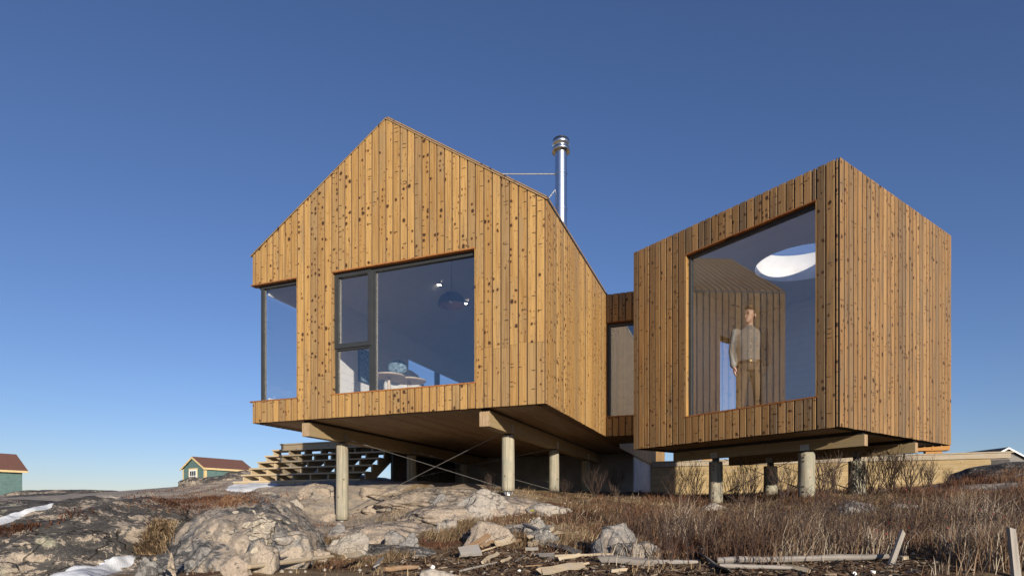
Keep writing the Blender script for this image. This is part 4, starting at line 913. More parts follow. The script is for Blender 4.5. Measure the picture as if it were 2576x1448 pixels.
pp = gp(2518, 1203, _terr_bvh); q = at(2516, 1200, 12.9); t = thing('wooden_post', 'short dark square post at the right end of the timber wall', 'post', (q.x, q.y, 0), -.75)
link('post', MB().box((-.15, -.15, .2), (.15, .15, 1.08)).mesh('post'), 'ddark', t); link('post_cap', MB().box((-.16, -.16, 1.082), (.16, .16, 1.11)).mesh('post_cap'), 'dgrey', t)
# ================================================================== sheds and far house
def shed(name, label, cat, corner, dl, length, dg, width, zb_, ze, zr, over=.18, win=False, wall='green', trim='cream', roofmat='redroof'):
    """corner: nearest corner; dl along the long side, dg along the gable"""
    dl, dg = Vector((*dl, 0)), Vector((*dg, 0)); c0 = Vector((*corner, 0)); t = thing(name, label, cat, c0+dl*length/2+dg*width/2+Vector((0, 0, zb_)))
    def F(a, b, z): p = c0+dl*a+dg*b; return (p.x-t.location.x, p.y-t.location.y, z-t.location.z)
    def B(a, b, n, m, par=t): m_ = MB(); m_.obox(F, a, b); return build(m_, n, m, par)
    core = MB(); core.obox(F, (0, 0, zb_), (length, width, ze)); core.add([F(0, 0, ze), F(0, width, ze), F(0, width/2, zr), F(length, 0, ze), F(length, width, ze), F(length, width/2, zr)], [(0, 1, 2), (3, 5, 4), (0, 2, 5, 3), (1, 4, 5, 2)])
    wl = build(core, 'wall', wall, t)
    z = zb_; 
    while z < zr-.08:
        z1 = z+.115
        if z1 <= ze+.02:
            m_ = MB(); m_.add([F(.0, -.03, z), F(length, -.03, z), F(length, -.008, z1), F(0, -.008, z1), F(0, 0, z), F(length, 0, z), F(length, 0, z1), F(0, 0, z1)], [(0, 1, 2, 3), (0, 4, 5, 1), (2, 6, 7, 3)]); build(m_, 'clapboard', wall, wl)
        i0 = 0 if z < ze else (z-ze)/(zr-ze)*width/2; i1 = 0 if z1 < ze else (z1-ze)/(zr-ze)*width/2
        m_ = MB(); m_.add([F(-.03, i0, z), F(-.03, width-i0, z), F(-.008, width-i1, z1), F(-.008, i1, z1), F(0, i0, z), F(0, width-i0, z)], [(1, 0, 3, 2), (0, 1, 5, 4)]); build(m_, 'clapboard', wall, wl)
        z = z1
    B((-.05, -.05, zb_), (.14, -.031, ze), 'corner_board', trim); B((-.05, -.031, zb_), (-.031, .12, ze), 'corner_board', trim); B((-.05, width-.12, zb_), (-.031, width+.03, ze), 'corner_board', trim)
    rf = MB(); sl = (zr-ze)/(width/2)
    for s0, s1 in ((-over, width/2), (width/2, width+over)):
        za, zb2 = (ze-over*sl, zr) if s0 < 0 else (zr, ze-over*sl)
        rf.hexa([F(-over, s0, za+.05), F(length+over, s0, za+.05), F(length+over, s1, zb2+.05), F(-over, s1, zb2+.05), F(-over, s0, za+.11), F(length+over, s0, za+.11), F(length+over, s1, zb2+.11), F(-over, s1, zb2+.11)])
    r_ = build(rf, 'roof', roofmat, t)
    B((-over, -over-.02, ze-over*sl-.06), (length+over, -over, ze-over*sl+.1), 'fascia', trim, r_)
    for s0, s1 in ((-over, width/2), (width/2, width+over)):
        za, zb2 = (ze-over*sl, zr) if s0 < 0 else (zr, ze-over*sl); m_ = MB()
        m_.hexa([F(-over-.03, s0, za-.07), F(-over, s0, za-.07), F(-over, s1, zb2-.07), F(-over-.03, s1, zb2-.07), F(-over-.03, s0, za+.09), F(-over, s0, za+.09), F(-over, s1, zb2+.09), F(-over-.03, s1, zb2+.09)]); build(m_, 'rake_board', trim, r_)
    if win:
        b0_, b1_, z0_, z1_ = win; B((-.06, b0_-.12, z0_-.12), (-.035, b1_+.12, z1_+.12), 'window_casing', trim)
        wf = B((-.075, b0_, z0_), (-.061, b1_, z1_), 'window', 'wtrim'); nb = 3
        for i in range(nb):
            for j in range(2):
                y0_ = b0_+.09+i*(b1_-b0_-.18)/nb; y1_ = y0_+(b1_-b0_-.18)/nb-.06; a0 = z0_+.09+j*(z1_-z0_-.18)/2; a1 = a0+(z1_-z0_-.18)/2-.06
                B((-.08, y0_+.03, a0+.03), (-.076, y1_+.03, a1+.03), 'pane', 'frame', wf)
    return t
dl_, dg_ = (.537, .843), (-.843, .537)
shed('green_shed', 'small green clapboard shed with red roof and white window left of the stairs', 'shed', (-25.66, 50), dl_, 4.3, dg_, 3.3, 1.0, 3.60, 4.50, win=(1.15, 2.25, 2.4, 3.5))
q0 = Vector((-39.3, 48))-Vector(dl_)*7.
shed('green_shed', 'green clapboard shed with red roof cut off by the left edge of the photo', 'shed', (q0.x, q0.y), dl_, 7., dg_, 4.2, .5, 3.28, 4.55, over=.3)
shed('grey_house', 'distant grey house with dark roof and white gable trim at the far right', 'house', (45.6, 60), (-.026, 1), 6.5, (1, .026), 8., 1, 4.2, 6.25, over=.35, wall='greywall', trim='wtrim', roofmat='greyroof')
# ================================================================== snow
def snow(name, label, pix, th=.05):
    pts = [gp(x, y) for x, y in pix]; xs_ = [p.x for p in pts]; ys_ = [p.y for p in pts]; n = 46
    def inside(x, y):
        c = False; j = len(pts)-1
        for i in range(len(pts)):
            if (pts[i].y > y) != (pts[j].y > y) and x < (pts[j].x-pts[i].x)*(y-pts[i].y)/(pts[j].y-pts[i].y)+pts[i].x: c = not c
            j = i
        return c
    def edge(x, y):
        b = 9; q = Vector((x, y))
        for i in range(len(pts)):
            a, c = Vector((pts[i].x, pts[i].y)), Vector((pts[i-1].x, pts[i-1].y)); e = c-a; t_ = max(0, min(1, (q-a).dot(e)/max(e.length_squared, 1e-9))); b = min(b, (q-a-e*t_).length)
        return b
    gx_ = np.linspace(min(xs_)-.1, max(xs_)+.1, n); gy_ = np.linspace(min(ys_)-.1, max(ys_)+.1, n); v = []
    for y in gy_:
        for x in gx_:
            h = drop(x, y).z; d = edge(x, y); d = d if inside(x, y) else -d
            d += .035*float(fbm([[x*5, y*5, 3]], 3)[0]); v.append((x, y, h+th*math.tanh(d/.07)*(1+.4*float(vn([[x*4, y*4, 8]])[0]))+.01))
    ii_ = [(j*n+i, j*n+i+1, (j+1)*n+i+1, (j+1)*n+i) for j in range(n-1) for i in range(n-1)]
    ii_ = [q for q in ii_ if max(v[k][2] for k in q)-min(v[k][2] for k in q) < .12]
    ii_ = [q for q in ii_ if any(v[k][2] > drop(v[k][0], v[k][1]).z-.02 for k in q)]
    return tag(link(name, np_mesh(name, np.array(v), np.array(ii_)), 'snow', smooth=True), label, 'snow')
snow('snow_patch', 'patch of old snow at the foot of the wooden stairs', [(566, 1232), (610, 1212), (680, 1205), (712, 1212), (690, 1222), (640, 1228), (600, 1236)], .035)
snow('snow_patch', 'tongue of snow between the rocks at the lower left bottom edge', [(100, 1462), (170, 1444), (250, 1418), (330, 1398), (332, 1410), (290, 1436), (230, 1462)], .045)
snow('snow_patch', 'narrow strip of snow below the cut off shed at the far left', [(-40, 1322), (0, 1302), (70, 1282), (130, 1266), (126, 1276), (60, 1298), (0, 1318), (-40, 1336)], .04)
# ================================================================== driftwood
def Z4(x, y): return ((700+x/2.54)/1.3262, (1350+y/2.54)/1.3262)
def Z5(x, y): return ((1500+x/2.54)/1.3262, (1350+y/2.54)/1.3262)
def Z6(x, y): return ((2415+x/2.54)/1.3262, (1350+y/2.54)/1.3262)
def wood(Z, x1, y1, x2, y2, th, kind, mat, name, label, lift=0., up=(0., 0.), group=None):
    a, b = gp(*Z(x1, y1)), gp(*Z(x2, y2))
    if Z is Z4 and y1 > 1250: a, b = at(*Z(x1, y1), min(a.y, 4.75)), at(*Z(x2, y2), min(b.y, 5.2))
    ym = (a.y+b.y)/2; r = th/2.54/1.3262/FPX*ym/2*.88; a = a+Vector((0, 0, r*.85+.012+lift+up[0])); b = b+Vector((0, 0, r*.85+.012+lift+up[1]))
    up_ = max([0.]+[drop(a.x+(b.x-a.x)*q, a.y+(b.y-a.y)*q).z+r*.5-(a.z+(b.z-a.z)*q) for q in (.15, .3, .45, .6, .75, .9)]); up_ = min(up_, .04); a.z += min(up_, .2); b.z += min(up_, .2)
    d = b-a; L = d.length; c = (a+b)/2; rg = random.Random(int(x1*7+y1)); e = d.normalized(); s_ = Vector((-e.y, e.x, 0)).normalized(); n = s_.cross(e)
    if n.z < 0: n = -n
    m_ = MB(); ns = 7
    if kind == 'log':
        pts = []; rad = []
        for i in range(ns+1):
            q = i/ns; pts.append(e*((q-.5)*L)+s_*(rg.uniform(-.15, .15)*r+L*.012*math.sin(q*3+x1))+n*rg.uniform(-.12, .12)*r); rad.append(r*rg.uniform(.86, 1.1)*(1-.25*q)*(.75 if i in (0, ns) else 1))
        m_.tube(pts, rad, 9)
    else:                                              # plank with ragged ends
        hw, ht = r*(1.5 if kind == 'plank' else 1.1), max(.006, r*(.34 if kind == 'plank' else .85)); tl = rg.uniform(.45, .95) if kind == 'plank' else rg.uniform(.0, .3); tl *= (1 if s_.y > 0 else -1); c = c+Vector((0, 0, hw*math.sin(abs(tl))*.7)); s2 = s_*math.cos(tl)+n*math.sin(tl); n2 = n*math.cos(tl)-s_*math.sin(tl); v = []
        for i in range(ns+1):
            q = i/ns-.5; tp_ = .86+.2*rg.random(); e0 = [(rg.uniform(-.07, .04)*L if i in (0, ns) else 0)*(-1 if i == 0 else 1) for k in range(4)]
            for k, (sx, sz) in enumerate(((-1, -1), (1, -1), (1, 1), (-1, 1))): v.append(e*(q*L+e0[k])+s2*(sx*hw*tp_)+n2*(sz*ht*rg.uniform(.85, 1.1))+n*(L*.01*math.sin(i*1.1+x1)))
        f = [(4*i+k, 4*i+(k+1) % 4, 4*i+4+(k+1) % 4, 4*i+4+k) for i in range(ns) for k in range(4)]+[(3, 2, 1, 0), (4*ns, 4*ns+1, 4*ns+2, 4*ns+3)]; m_.add(v, f)
    # rotate so that local x runs along the piece
    R_ = Matrix((e, s_, e.cross(s_))).transposed(); Ri = R_.transposed(); m_.v = [tuple(Ri@Vector(q)) for q in m_.v]
    o = link(name, m_.mesh(name), mat, None, c); o.rotation_mode = 'XYZ'; o.rotation_euler = R_.to_euler()
    return tag(o, label, 'driftwood', group)
WD = [
 (Z4, 200, 1412, 870, 1300, 24, 'log', 'dgrey', 'driftwood_pole', 'long grey pole lying along the foot of the split boulders'),
 (Z4, 240, 1445, 650, 1345, 20, 'log', 'ddark', 'driftwood_pole', 'dark grey pole crossing just below the long grey pole'),
 (Z4, 330, 1452, 1040, 1345, 52, 'log', 'dpale', 'driftwood_log', 'thick bleached yellow log at the lower left of the driftwood'),
 (Z4, 1145, 1325, 1290, 1300, 44, 'plank', 'dpale', 'driftwood_plank', 'split pale plank end at the tip of the bleached log'),
 (Z4, 1412, 1388, 1450, 1330, 38, 'plank', 'dgrey', 'driftwood_plank', 'short grey plank standing in dark wrack near the bottom'),
 (Z4, 1325, 778, 1575, 776, 16, 'plank', 'dpale', 'plank', 'thin pale plank lying on the rocks under the house edge'),
 (Z4, 1480, 1425, 1770, 1400, 55, 'log', 'dbrown', 'driftwood_log', 'reddish brown rotten log at the bottom edge'),
 (Z5, 145, 1255, 330, 1135, 38, 'plank', 'dbrown', 'driftwood_plank', 'brown plank leaning up at the left end of the heap'),
 (Z5, 265, 1225, 375, 1178, 26, 'plank', 'dbrown', 'driftwood_plank', 'short orange brown piece behind the leaning brown plank'),
 (Z5, 255, 1258, 530, 1165, 18, 'log', 'dpale', 'driftwood_stick', 'pale stick crossing the left end of the heap'),
 (Z5, 385, 1222, 550, 1180, 46, 'plank', 'dpale', 'driftwood_plank', 'broad pale plank beside the pale stick'),
 (Z5, 80, 1312, 260, 1292, 92, 'plank', 'dgrey', 'driftwood_plank', 'broad silvery plank with splintered end at the left of the heap'),
 (Z5, 275, 1360, 410, 1278, 26, 'plank', 'dpale', 'driftwood_stick', 'straw coloured stick right of the broad silvery plank'),
 (Z5, 80, 1425, 405, 1350, 24, 'log', 'dgrey', 'driftwood_pole', 'grey pole below the broad silvery plank'),
 (Z5, 440, 1352, 518, 1313, 20, 'plank', 'dpale', 'driftwood_stick', 'small pale stick on dark wrack in front of the heap'),
 (Z5, 628, 1062, 768, 1128, 46, 'log', 'dgrey', 'driftwood_log', 'short grey log at the top of the heap against the smooth rock'),
 (Z5, 660, 1182, 885, 1108, 32, 'plank', 'dpale', 'driftwood_plank', 'beige plank slanting up in the middle of the heap'),
 (Z5, 825, 1178, 938, 1128, 28, 'plank', 'dpale', 'driftwood_plank', 'short beige plank right of the slanting beige plank'),
 (Z5, 678, 1210, 738, 1185, 46, 'block', 'dpale', 'driftwood_chunk', 'pale wood chunk below the slanting beige plank'),
 (Z5, 640, 1242, 748, 1238, 36, 'block', 'dgrey', 'driftwood_chunk', 'grey wood chunk below the pale chunk'),
 (Z5, 1018, 1078, 1048, 1112, 34, 'log', 'dgrey', 'driftwood_stub', 'grey stub of wood near the large angular boulder'),
 (Z5, 1022, 1152, 1088, 1102, 28, 'plank', 'dpale', 'driftwood_plank', 'short tan board just right of the grey stub'),
 (Z5, 1068, 1068, 1142, 1040, 34, 'block', 'dbrown', 'driftwood_chunk', 'rounded tan wood chunk at the top right of the heap'),
 (Z5, 1085, 1192, 1120, 1095, 18, 'log', 'ddark', 'driftwood_stick', 'dark stick leaning by the large angular boulder'),
 (Z5, 820, 1200, 1095, 1282, 38, 'plank', 'ddark', 'driftwood_plank', 'dark grey plank slanting down in the middle of the heap'),
 (Z5, 1068, 1232, 1182, 1228, 28, 'plank', 'dbrown', 'driftwood_plank', 'brown grey plank at the foot of the large angular boulder'),
 (Z5, 690, 1272, 875, 1312, 20, 'log', 'dgrey', 'driftwood_stick', 'thin grey stick below the dark slanting plank'),
 (Z5, 895, 1302, 1385, 1284, 34, 'log', 'dpale', 'driftwood_log', 'long bleached branch lying below the large angular boulder'),
 (Z5, 930, 1330, 1110, 1296, 24, 'plank', 'dpale', 'driftwood_plank', 'pale splinter lying across the left end of the bleached branch'),
 (Z5, 575, 1386, 775, 1370, 14, 'log', 'dbrown', 'driftwood_stick', 'thin tan stick lying on dark wrack at the bottom'),
 (Z5, 770, 1455, 1150, 1400, 60, 'plank', 'dpale', 'driftwood_plank', 'big bleached plank at the bottom edge below the boulders'),
 (Z5, 1360, 1428, 1495, 1415, 34, 'block', 'dpale', 'driftwood_chunk', 'short pale block at the bottom under the grey beam'),
 (Z5, 1268, 1338, 1730, 1372, 66, 'block', 'dgrey', 'driftwood_beam', 'thick grey beam with pointed end in front of the lower rock'),
 (Z5, 1420, 1297, 1725, 1326, 30, 'plank', 'dgrey', 'driftwood_plank', 'thin grey plank lying behind the thick grey beam'),
 (Z5, 1700, 1362, 2100, 1360, 54, 'log', 'dgrey', 'driftwood_log', 'grey log continuing from the thick beam to the right'),
 (Z5, 1738, 1328, 1852, 1300, 42, 'block', 'dbrown', 'driftwood_block', 'brown sawn block resting on the grey log'),
 (Z5, 2066, 1275, 2360, 1445, 46, 'plank', 'ddark', 'driftwood_plank', 'dark plank propped diagonally across the grey logs'),
 (Z6, -60, 1352, 1385, 1322, 76, 'log', 'dgrey', 'driftwood_log', 'very long smooth grey log lying in front of the dead stems'),
 (Z6, -40, 1388, 610, 1412, 50, 'log', 'dgrey', 'driftwood_log', 'second grey log lying below the very long one'),
 (Z6, 475, 1392, 730, 1440, 34, 'plank', 'dpale', 'driftwood_plank', 'pale tan plank below the very long grey log'),
 (Z6, 1495, 1325, 1550, 1318, 40, 'block', 'dpale', 'driftwood_chunk', 'whitish wood chunk at the right end of the very long log'),
 (Z4, 1030, 1395, 1060, 1372, 14, 'plank', 'dbrown', 'driftwood_stick', 'tiny orange stick beside the bleached log'),
 (Z5, 500, 1190, 610, 1160, 22, 'plank', 'dbrown', 'driftwood_plank', 'small rusty brown plank behind the broad pale plank'),
 (Z5, 420, 1180, 480, 1160, 14, 'log', 'dgrey', 'driftwood_stick', 'thin grey twig of wood behind the pale stick'),
 (Z5, 750, 1300, 890, 1300, 30, 'plank', 'ddark', 'driftwood_plank', 'dark flat plank under the thin grey stick'),
 (Z5, 560, 1340, 640, 1290, 20, 'log', 'ddark', 'driftwood_stick', 'dark stick standing out of the wrack left of the chunks'),
 (Z5, 900, 1105, 975, 1095, 14, 'log', 'dpale', 'driftwood_stick', 'little pale twig at the top of the heap'),
 (Z5, 1000, 1255, 1060, 1240, 20, 'plank', 'dpale', 'driftwood_stick', 'small pale slat beside the dark slanting plank'),
 (Z5, 1120, 1370, 1180, 1362, 16, 'plank', 'dpale', 'driftwood_stick', 'small pale slat above the big bleached plank'),
]
for q in WD: wood(*q)
# planks standing upright in the dead stems
for (px, y0, y1, wpx, lean, mat, lab) in ((1900+340, 1420, 1325, 15, .42, 'dgrey', 'grey weathered board leaning upright at the end of the very long log'), (2556, 1452, 1322, 24, -.14, 'dgrey', 'tall weathered board standing upright at the right edge')):
    b = gp(px, y0); h = (y1 and (y0-y1))/FPX*b.y; wd = wpx/FPX*b.y; m_ = MB()
    m_.hexa([(-wd/2, -.012, -.05), (wd/2, -.012, -.05), (wd/2, .012, -.05), (-wd/2, .012, -.05), (-wd*.42, -.012, h), (wd*.40, -.012, h*.94), (wd*.40, .012, h*.94), (-wd*.42, .012, h)])
    m_.v = [(z, x, y) for x, y, z in m_.v]; o = link('standing_board', m_.mesh('standing_board'), mat, None, b); o.rotation_euler = (Matrix.Rotation(.25, 3, 'Z')@Matrix.Rotation(lean, 3, 'Y')@Matrix(((0, 1, 0), (0, 0, 1), (1, 0, 0)))).to_euler(); tag(o, lab, 'board')
# white litter and a ribbon
def litter(name, label, px, py, r, kind, mat='plastic', cat='litter'):
    p = gp(px, py); s_ = r/FPX*p.y; m_ = MB()
    if kind == 'cup': m_.lathe([(s_*.7, 0), (s_, s_*1.9), (s_*.92, s_*1.9), (s_*.62, .004), (0, .004)], n=16)
    elif kind == 'lid': m_.lathe([(0, s_*1.5), (s_, s_*1.5), (s_*1.05, s_*1.3), (s_, s_*1.2), (0, s_*1.25)], n=18)
    else:
        blob(m_, (0, 0, s_*.4), (s_, s_*.8, s_*.6), None, 8); m_.v = [(x*random.uniform(.7, 1.25), y*random.uniform(.7, 1.25), z*random.uniform(.8, 1.2)) for x, y, z in m_.v]
    o = link(name, m_.mesh(name), mat, None, p, random.uniform(0, 6)); tag(o, label, cat); return o
litter('plastic_cup', 'white plastic cup below the very long grey log', *Z6(1262, 1440), 6, 'cup', cat='cup')
l_ = litter('plastic_disc', 'round white plastic lid standing below the very long grey log', *Z6(1085, 1436), 6, 'lid', cat='lid'); l_.rotation_euler = (1.2, 0, .3)
litter('foam_lump', 'white foam lump at the top of the driftwood heap', *Z5(942, 1082), 5, 'lump'); litter('foam_lump', 'white foam lump beside the brown plank at the angular boulder', *Z5(1070, 1178), 5, 'lump'); litter('foam_lump', 'white foam scrap far left in the wrack at the bottom edge', *Z4(1888, 1384), 8, 'lump'); litter('foam_lump', 'white scrap below the pale rounded rock on the bottom edge', *Z5(590, 1408), 5, 'lump')
litter('foam_lump', 'tiny white crumb near the smooth grey rock', *Z5(846, 1072), 3, 'lump'); litter('red_scrap', 'small red scrap of plastic above the long bleached branch', *Z5(1112, 1276), 4, 'lump', 'hip')
litter('yellow_ribbon', 'yellow ribbon scrap on the narrow beige rock', *Z5(700, 898), 5, 'lump', 'leaf', 'ribbon')
# ================================================================== plants
def blades(name, pos, hgt, lean, width, mat, seed, spread=.5, droop=.6, hn=.7):
    """pos (n,3); every blade is a tapering bent strip"""
    rg = np.random.default_rng(seed); n = len(pos); ang = rg.uniform(0, 2*PI, n); d = np.stack([np.cos(ang), np.sin(ang), 0*ang], 1)
    h = hgt*(rg.uniform(.45, 1.15, n)*np.clip(1+hn*fbm(pos*1.1+seed*3, 3), .3, 1.8))[:, None]; ln = (np.abs(rg.normal(0, spread, n))[:, None]*d+np.asarray(lean))*h; yaw = rg.uniform(0, 2*PI, n); wv = np.stack([np.cos(yaw), np.sin(yaw), 0*yaw], 1)*(width*rg.uniform(.6, 1.4, n))[:, None]/2
    P0 = pos; P1 = pos+ln*.35+np.array([0, 0, 1.])*h*.55; P2 = pos+ln+np.array([0, 0, 1.])*h*(1-droop*np.clip(np.linalg.norm(ln, axis=1)[:, None]/h, 0, 1.2)*.5)
    v = np.stack([P0-wv, P0+wv, P1-wv*.8, P1+wv*.8, P2], 1).reshape(-1, 3); b = np.arange(n)[:, None]*5
    f4 = b+np.array([[0, 1, 3, 2]]); f3 = b+np.array([[2, 3, 4]])
    me = np_mesh(name, v, [f4, f3], {'var': np.repeat(np.clip(rg.random(n)*.75+.12+.55*fbm(pos*1.6+seed, 3), 0, 1), 5)}); return tag(link(name, me, mat), kind='stuff')
def scatter(n, x0, x1, y0, y1, dens, seed):
    rg = np.random.default_rng(seed); x = rg.uniform(x0, x1, n); y = rg.uniform(y0, y1, n)
    # keep what the picture could see
    k = np.abs(x/y) < .98; x, y = x[k], y[k]; k = rg.random(len(x)) < dens(x, y); x, y = x[k], y[k]
    return np.stack([x, y, zg(x, y)-.01], 1)
def nz(x, y, s, o=0): return fbm(np.stack([x*s+o, y*s, 0*x+o], 1), 3)
def house_free(x, y): u = -(x-CX)*ct+(y-CY)*st; v = (x-CX)*st+(y-CY)*ct; return ~((u > -.2) & (u < W) & (v > 1.6))
def sm(v, a, b): return np.clip((v-a)/(b-a), 0, 1)
rocky = lambda x, y: 1-sm(rockmask(x, y), .3, .6)
WRK = lambda x, y: sm(x, -1.2, -.2)*sm(y, 6.9, 5.6)*(.15+.85*sm(x, 3.5, 2.7))      # wrack zone at the bottom
# short matted dry grass over the middle
d1 = lambda x, y: rocky(x, y)*house_free(x, y)*(.10+.9*sm(nz(x, y, .9), -.25, .35))*(1-.75*WRK(x, y))
blades('dry_grass', scatter(90000, -4, 8, 4.4, 13, d1, 1), .085, (.35, -.5, 0), .006, 'grass', 2, .9, .9)
# rust coloured heath mats
d2 = lambda x, y: house_free(x, y)*sm(nz(x, y, 1.1, 40), -.25, .15)*(1-WRK(x, y))*np.maximum(rocky(x, y), .45)*np.where(x < -1.6, .7, 1)
blades('heath_mat', scatter(120000, -9, 9, 4.6, 17, d2, 3), .07, (0, 0, 0), .008, 'heath', 4, .9, .5)
# dense dead stems at the lower right
d3 = lambda x, y: sm(x, .75, 2.0)*sm(nz(x, y, 1.3, 9), -.35, .3)*sm(y, 7.7, 6.6)*sm(y+.9*sm(x, 2.4, 3.2), 4.85, 5.3)
blades('dead_stems', scatter(50000, .6, 8, 4.3, 7.6, d3, 5), .33, (.12, 0, 0), .0055, 'stem', 6, .5, .5)
d3b = lambda x, y: sm(x, .2, 1.2)*sm(nz(x, y, 1.2, 19), -.1, .35)*sm(y, 6.6, 7.3)*sm(y, 12.5, 10.)*house_free(x, y)
blades('dead_stems', scatter(9000, .2, 10, 6.6, 12.5, d3b, 7), .15, (.1, 0, 0), .006, 'stem', 8, .9, .5)
# tall matted straw on the right slope
d4 = lambda x, y: sm(x, .1, 1.1)*sm(nz(x, y, .9, 29), -.2, .3)*sm(y, 5.2, 6.)*sm(y, 11.5, 10)
blades('dry_grass', scatter(110000, -.3, 9, 5., 13, d4, 9), .085, (.6, -.5, 0), .006, 'grass', 10, 1.3, 1.)
# tufts round the pile feet and rocks on the middle slope
d5 = lambda x, y: rocky(x, y)*sm(x, 1.6, .6)*sm(nz(x, y, 1.5, 77), .05, .3)*(1-WRK(x, y))
blades('dry_grass', scatter(60000, -3.6, 1.6, 5.2, 11, d5, 11), .15, (.55, -.45, 0), .0055, 'grass', 12, .5, 1.)
# grass wedge between the two whalebacks
rg_ = np.random.default_rng(5); pw = []
for k in range(2600):
    px, py = rg_.normal(400, 15), rg_.uniform(1310, 1395); px -= (py-1350)*.5; p = gp(px, py); pw.append(tuple(p))
blades('dry_grass', np.array(pw), .08, (-.3, -.75, 0), .006, 'grass', 14, .8, 1.)
pw = []
for k in range(5200):
    px = rg_.normal(520, 70); py = rg_.normal(1258-(px-480)*.06, 15); p = gp(px, py); pw.append(tuple(p))
for k in range(2200):
    px = rg_.normal(70, 60); py = rg_.normal(1332-px*.25, 10); pw.append(tuple(gp(px, py)))
pw = np.array(pw); pw = pw[rg_.random(len(pw)) < sm(nz(pw[:, 0], pw[:, 1], 1.6, 3), -.25, .35)]
blades('heath_mat', pw, .05, (0, 0, 0), .009, 'heath', 15, 1.3, .5)
# dark twiggy clumps
d6 = lambda x, y: sm(x, .3, 1.)*sm(nz(x, y, 1.7, 55), .12, .3)*sm(y, 5.2, 5.8)*sm(y, 13, 11)*house_free(x, y)
blades('heath_mat', scatter(90000, 0, 9.5, 5.2, 13, d6, 41), .14, (.05, 0, 0), .006, 'heath', 42, .8, .4)
# wrack and wood chips
n_ = 24000; pos = scatter(n_, -1.6, 6, 4.35, 7., lambda x, y: WRK(x, y)*(.35+.65*sm(nz(x, y, 1.3, 3), -.4, .3)), 21); rg_ = np.random.default_rng(22); n_ = len(pos)
a_ = rg_.uniform(0, 2*PI, n_); L_ = rg_.gamma(2., .012, n_)+.008; ev = np.stack([np.cos(a_)*L_, np.sin(a_)*L_, rg_.normal(0, .3, n_)*L_], 1); sv = np.stack([-np.sin(a_), np.cos(a_), rg_.normal(0, .5, n_)], 1)*(rg_.uniform(.0025, .007, n_))[:, None]
v_ = np.stack([pos-ev-sv, pos-ev+sv, pos+ev+sv*.6, pos+ev-sv*.6, pos+np.array([0, 0, .012])+ev*.2], 1).reshape(-1, 3); v_[:, 2] += .014; b_ = np.arange(n_)[:, None]*5
tag(link('wrack_and_chips', np_mesh('wrack_and_chips', v_, [b_+np.array([[0, 1, 2, 3]]), b_+np.array([[0, 1, 4]]), b_+np.array([[1, 2, 4]]), b_+np.array([[2, 3, 4]]), b_+np.array([[3, 0, 4]])], {'var': np.repeat(rg_.random(n_)**1.1, 5)}), 'chip'), kind='stuff')
# pebbles
n_ = 2600; pos = scatter(n_, -6, 7, 4.4, 11, lambda x, y: .25+0*x+.6*WRK(x, y), 31); iv, jf = ico(1); rg_ = np.random.default_rng(32); vv = []; ff = []
for k, p in enumerate(pos): vv.append(iv*rg_.uniform(.006, .02)*rg_.uniform(.6, 1.2, (1, 3))+p+np.array([0, 0, .012])); ff.append(jf+k*len(iv))
tag(link('pebbles', np_mesh('pebbles', np.concatenate(vv), np.concatenate(ff)), 'rockC'), kind='stuff')
# bare shrubs, each a thing with its own twigs
def shrub_mesh(seed, h, nst, spread=.35):
    rg = random.Random(seed); m_ = MB()
    def grow(p, d, L, r, lvl):
        pts = [p]; q = p
        for k in range(3): d = (d+Vector((rg.uniform(-.2, .2), rg.uniform(-.2, .2), rg.uniform(.0, .16)))).normalized(); q = q+d*L/3; pts.append(q)
        m_.tube(pts, [r, r*.8, r*.65, r*.45], 3, False)
        if lvl < 3:
            for k in range(rg.choice((2, 3, 3)) if lvl else 3): grow(pts[rg.choice((1, 2, 3))], (d+Vector((rg.uniform(-.6, .6), rg.uniform(-.6, .6), rg.uniform(.0, .4)))).normalized(), L*rg.uniform(.5, .75), r*.6, lvl+1)
    for k in range(nst): grow(Vector((rg.uniform(-.1, .1), rg.uniform(-.1, .1), -.03)), Vector((rg.gauss(0, spread), rg.gauss(0, spread), 1)).normalized(), h*.62, .0125, 0)
    return m_.mesh('twigs')
SM = [shrub_mesh(k, 1., 13) for k in range(4)]
def shrub(px, py, h, label, k, tree=None, group='bare willow shrubs by the timber wall'):
    p = gp(px, py, _terr_bvh); t = thing('bare_shrub', label, 'shrub', p, random.uniform(0, 6), group); hh = h/FPX*p.y
    o = link('twigs', SM[k % 4], 'twig', t); o.scale = (hh*1.0, hh*1.0, hh*1.0); return t
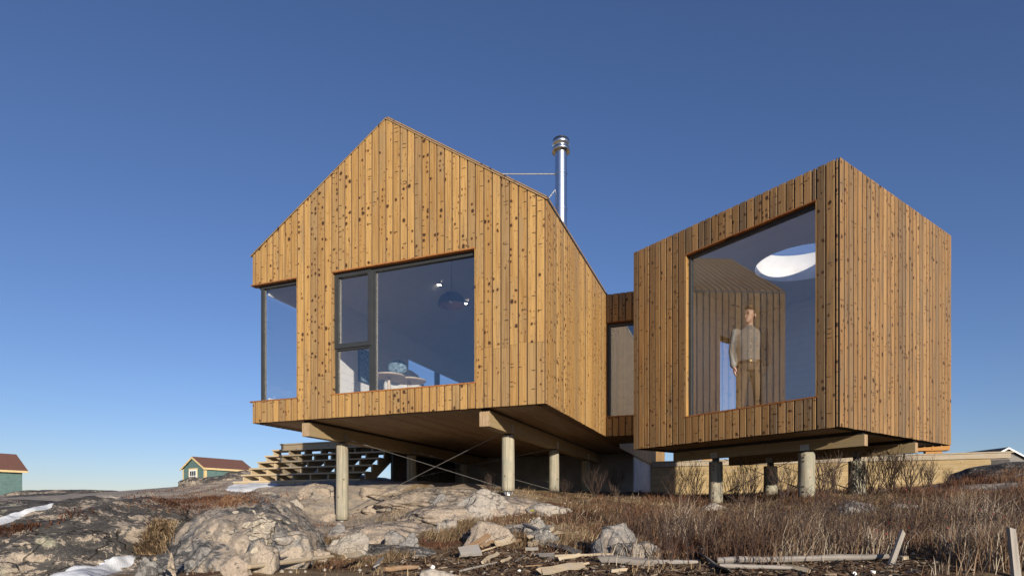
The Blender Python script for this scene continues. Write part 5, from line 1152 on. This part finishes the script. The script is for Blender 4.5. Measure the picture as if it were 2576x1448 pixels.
SHR = [(1700, 1262, 72, 'bare shrub at the corner of the white foundation wall'), (1745, 1262, 88, 'bushy bare shrub between the foundation and the left cabin pile'), (1842, 1266, 78, 'bare shrub just right of the left cabin pile'), (1880, 1268, 96, 'taller bare shrub between the left pile and the dark rear pile'),
       (1975, 1258, 84, 'bare shrub hiding the foot of the dark rear pile'), (2068, 1250, 104, 'upright bare shrub just right of the tall front cabin pile'), (2102, 1250, 84, 'bare shrub left of the stout rear cabin pile'), (2196, 1244, 98, 'dense bare shrub just right of the stout rear cabin pile'), (2240, 1242, 108, 'tallest bare shrub in front of the timber wall'),
       (2286, 1238, 92, 'bare shrub in front of the middle of the timber wall'), (2330, 1234, 72, 'small bare shrub near the right part of the timber wall'), (2385, 1226, 42, 'low bare shrub close to the rock slope on the right'), (1495, 1250, 62, 'reddish bare shrub in front of the dark foundation'), (1545, 1248, 58, 'thin bare shrub left of the white foundation corner'), (1235, 1240, 42, 'little bare shrub left of the right front pile'), (1420, 1246, 36, 'little bare shrub right of the second right pile')]
for k, q in enumerate(SHR): shrub(*q, k)
# taller twiggy stems standing in the lower right
rg_ = random.Random(4); m_ = MB()
for k in range(620):
    x, y = rg_.uniform(1.2, 6.4), rg_.uniform(4.9, 7.6)
    if abs(x/y) > .95: continue
    p = Vector((x, y, float(zg(x, y)[0])-.02)); d = Vector((rg_.gauss(0, .22), rg_.gauss(0, .15), 1)).normalized(); L = rg_.uniform(.25, .55)
    q = [p, p+d*L*.5, p+d*L*.8+Vector((rg_.gauss(0, .03), 0, 0)), p+d*L+Vector((rg_.gauss(0, .08), rg_.gauss(0, .05), -.02))]; m_.tube(q, [.004, .0034, .0027, .0018], 4, False)
    for j in range(2): a = q[1].lerp(q[2], rg_.random()); m_.tube([a, a+Vector((rg_.gauss(0, .06), rg_.gauss(0, .05), rg_.uniform(.04, .12)))], [.0024, .0014], 3, False)
tag(build(m_, 'bare_stems', 'twig'), kind='stuff')
m_ = MB()
for k in range(70):
    px, py = rg_.choice((rg_.gauss(2490, 50), rg_.uniform(2150, 2560))), rg_.uniform(1275, 1410); p = gp(px, py); blob(m_, p+Vector((0, 0, rg_.uniform(.05, .28))), (.008, .008, .008), None, 6)
tag(build(m_, 'rose_hips', 'hip'), kind='stuff')
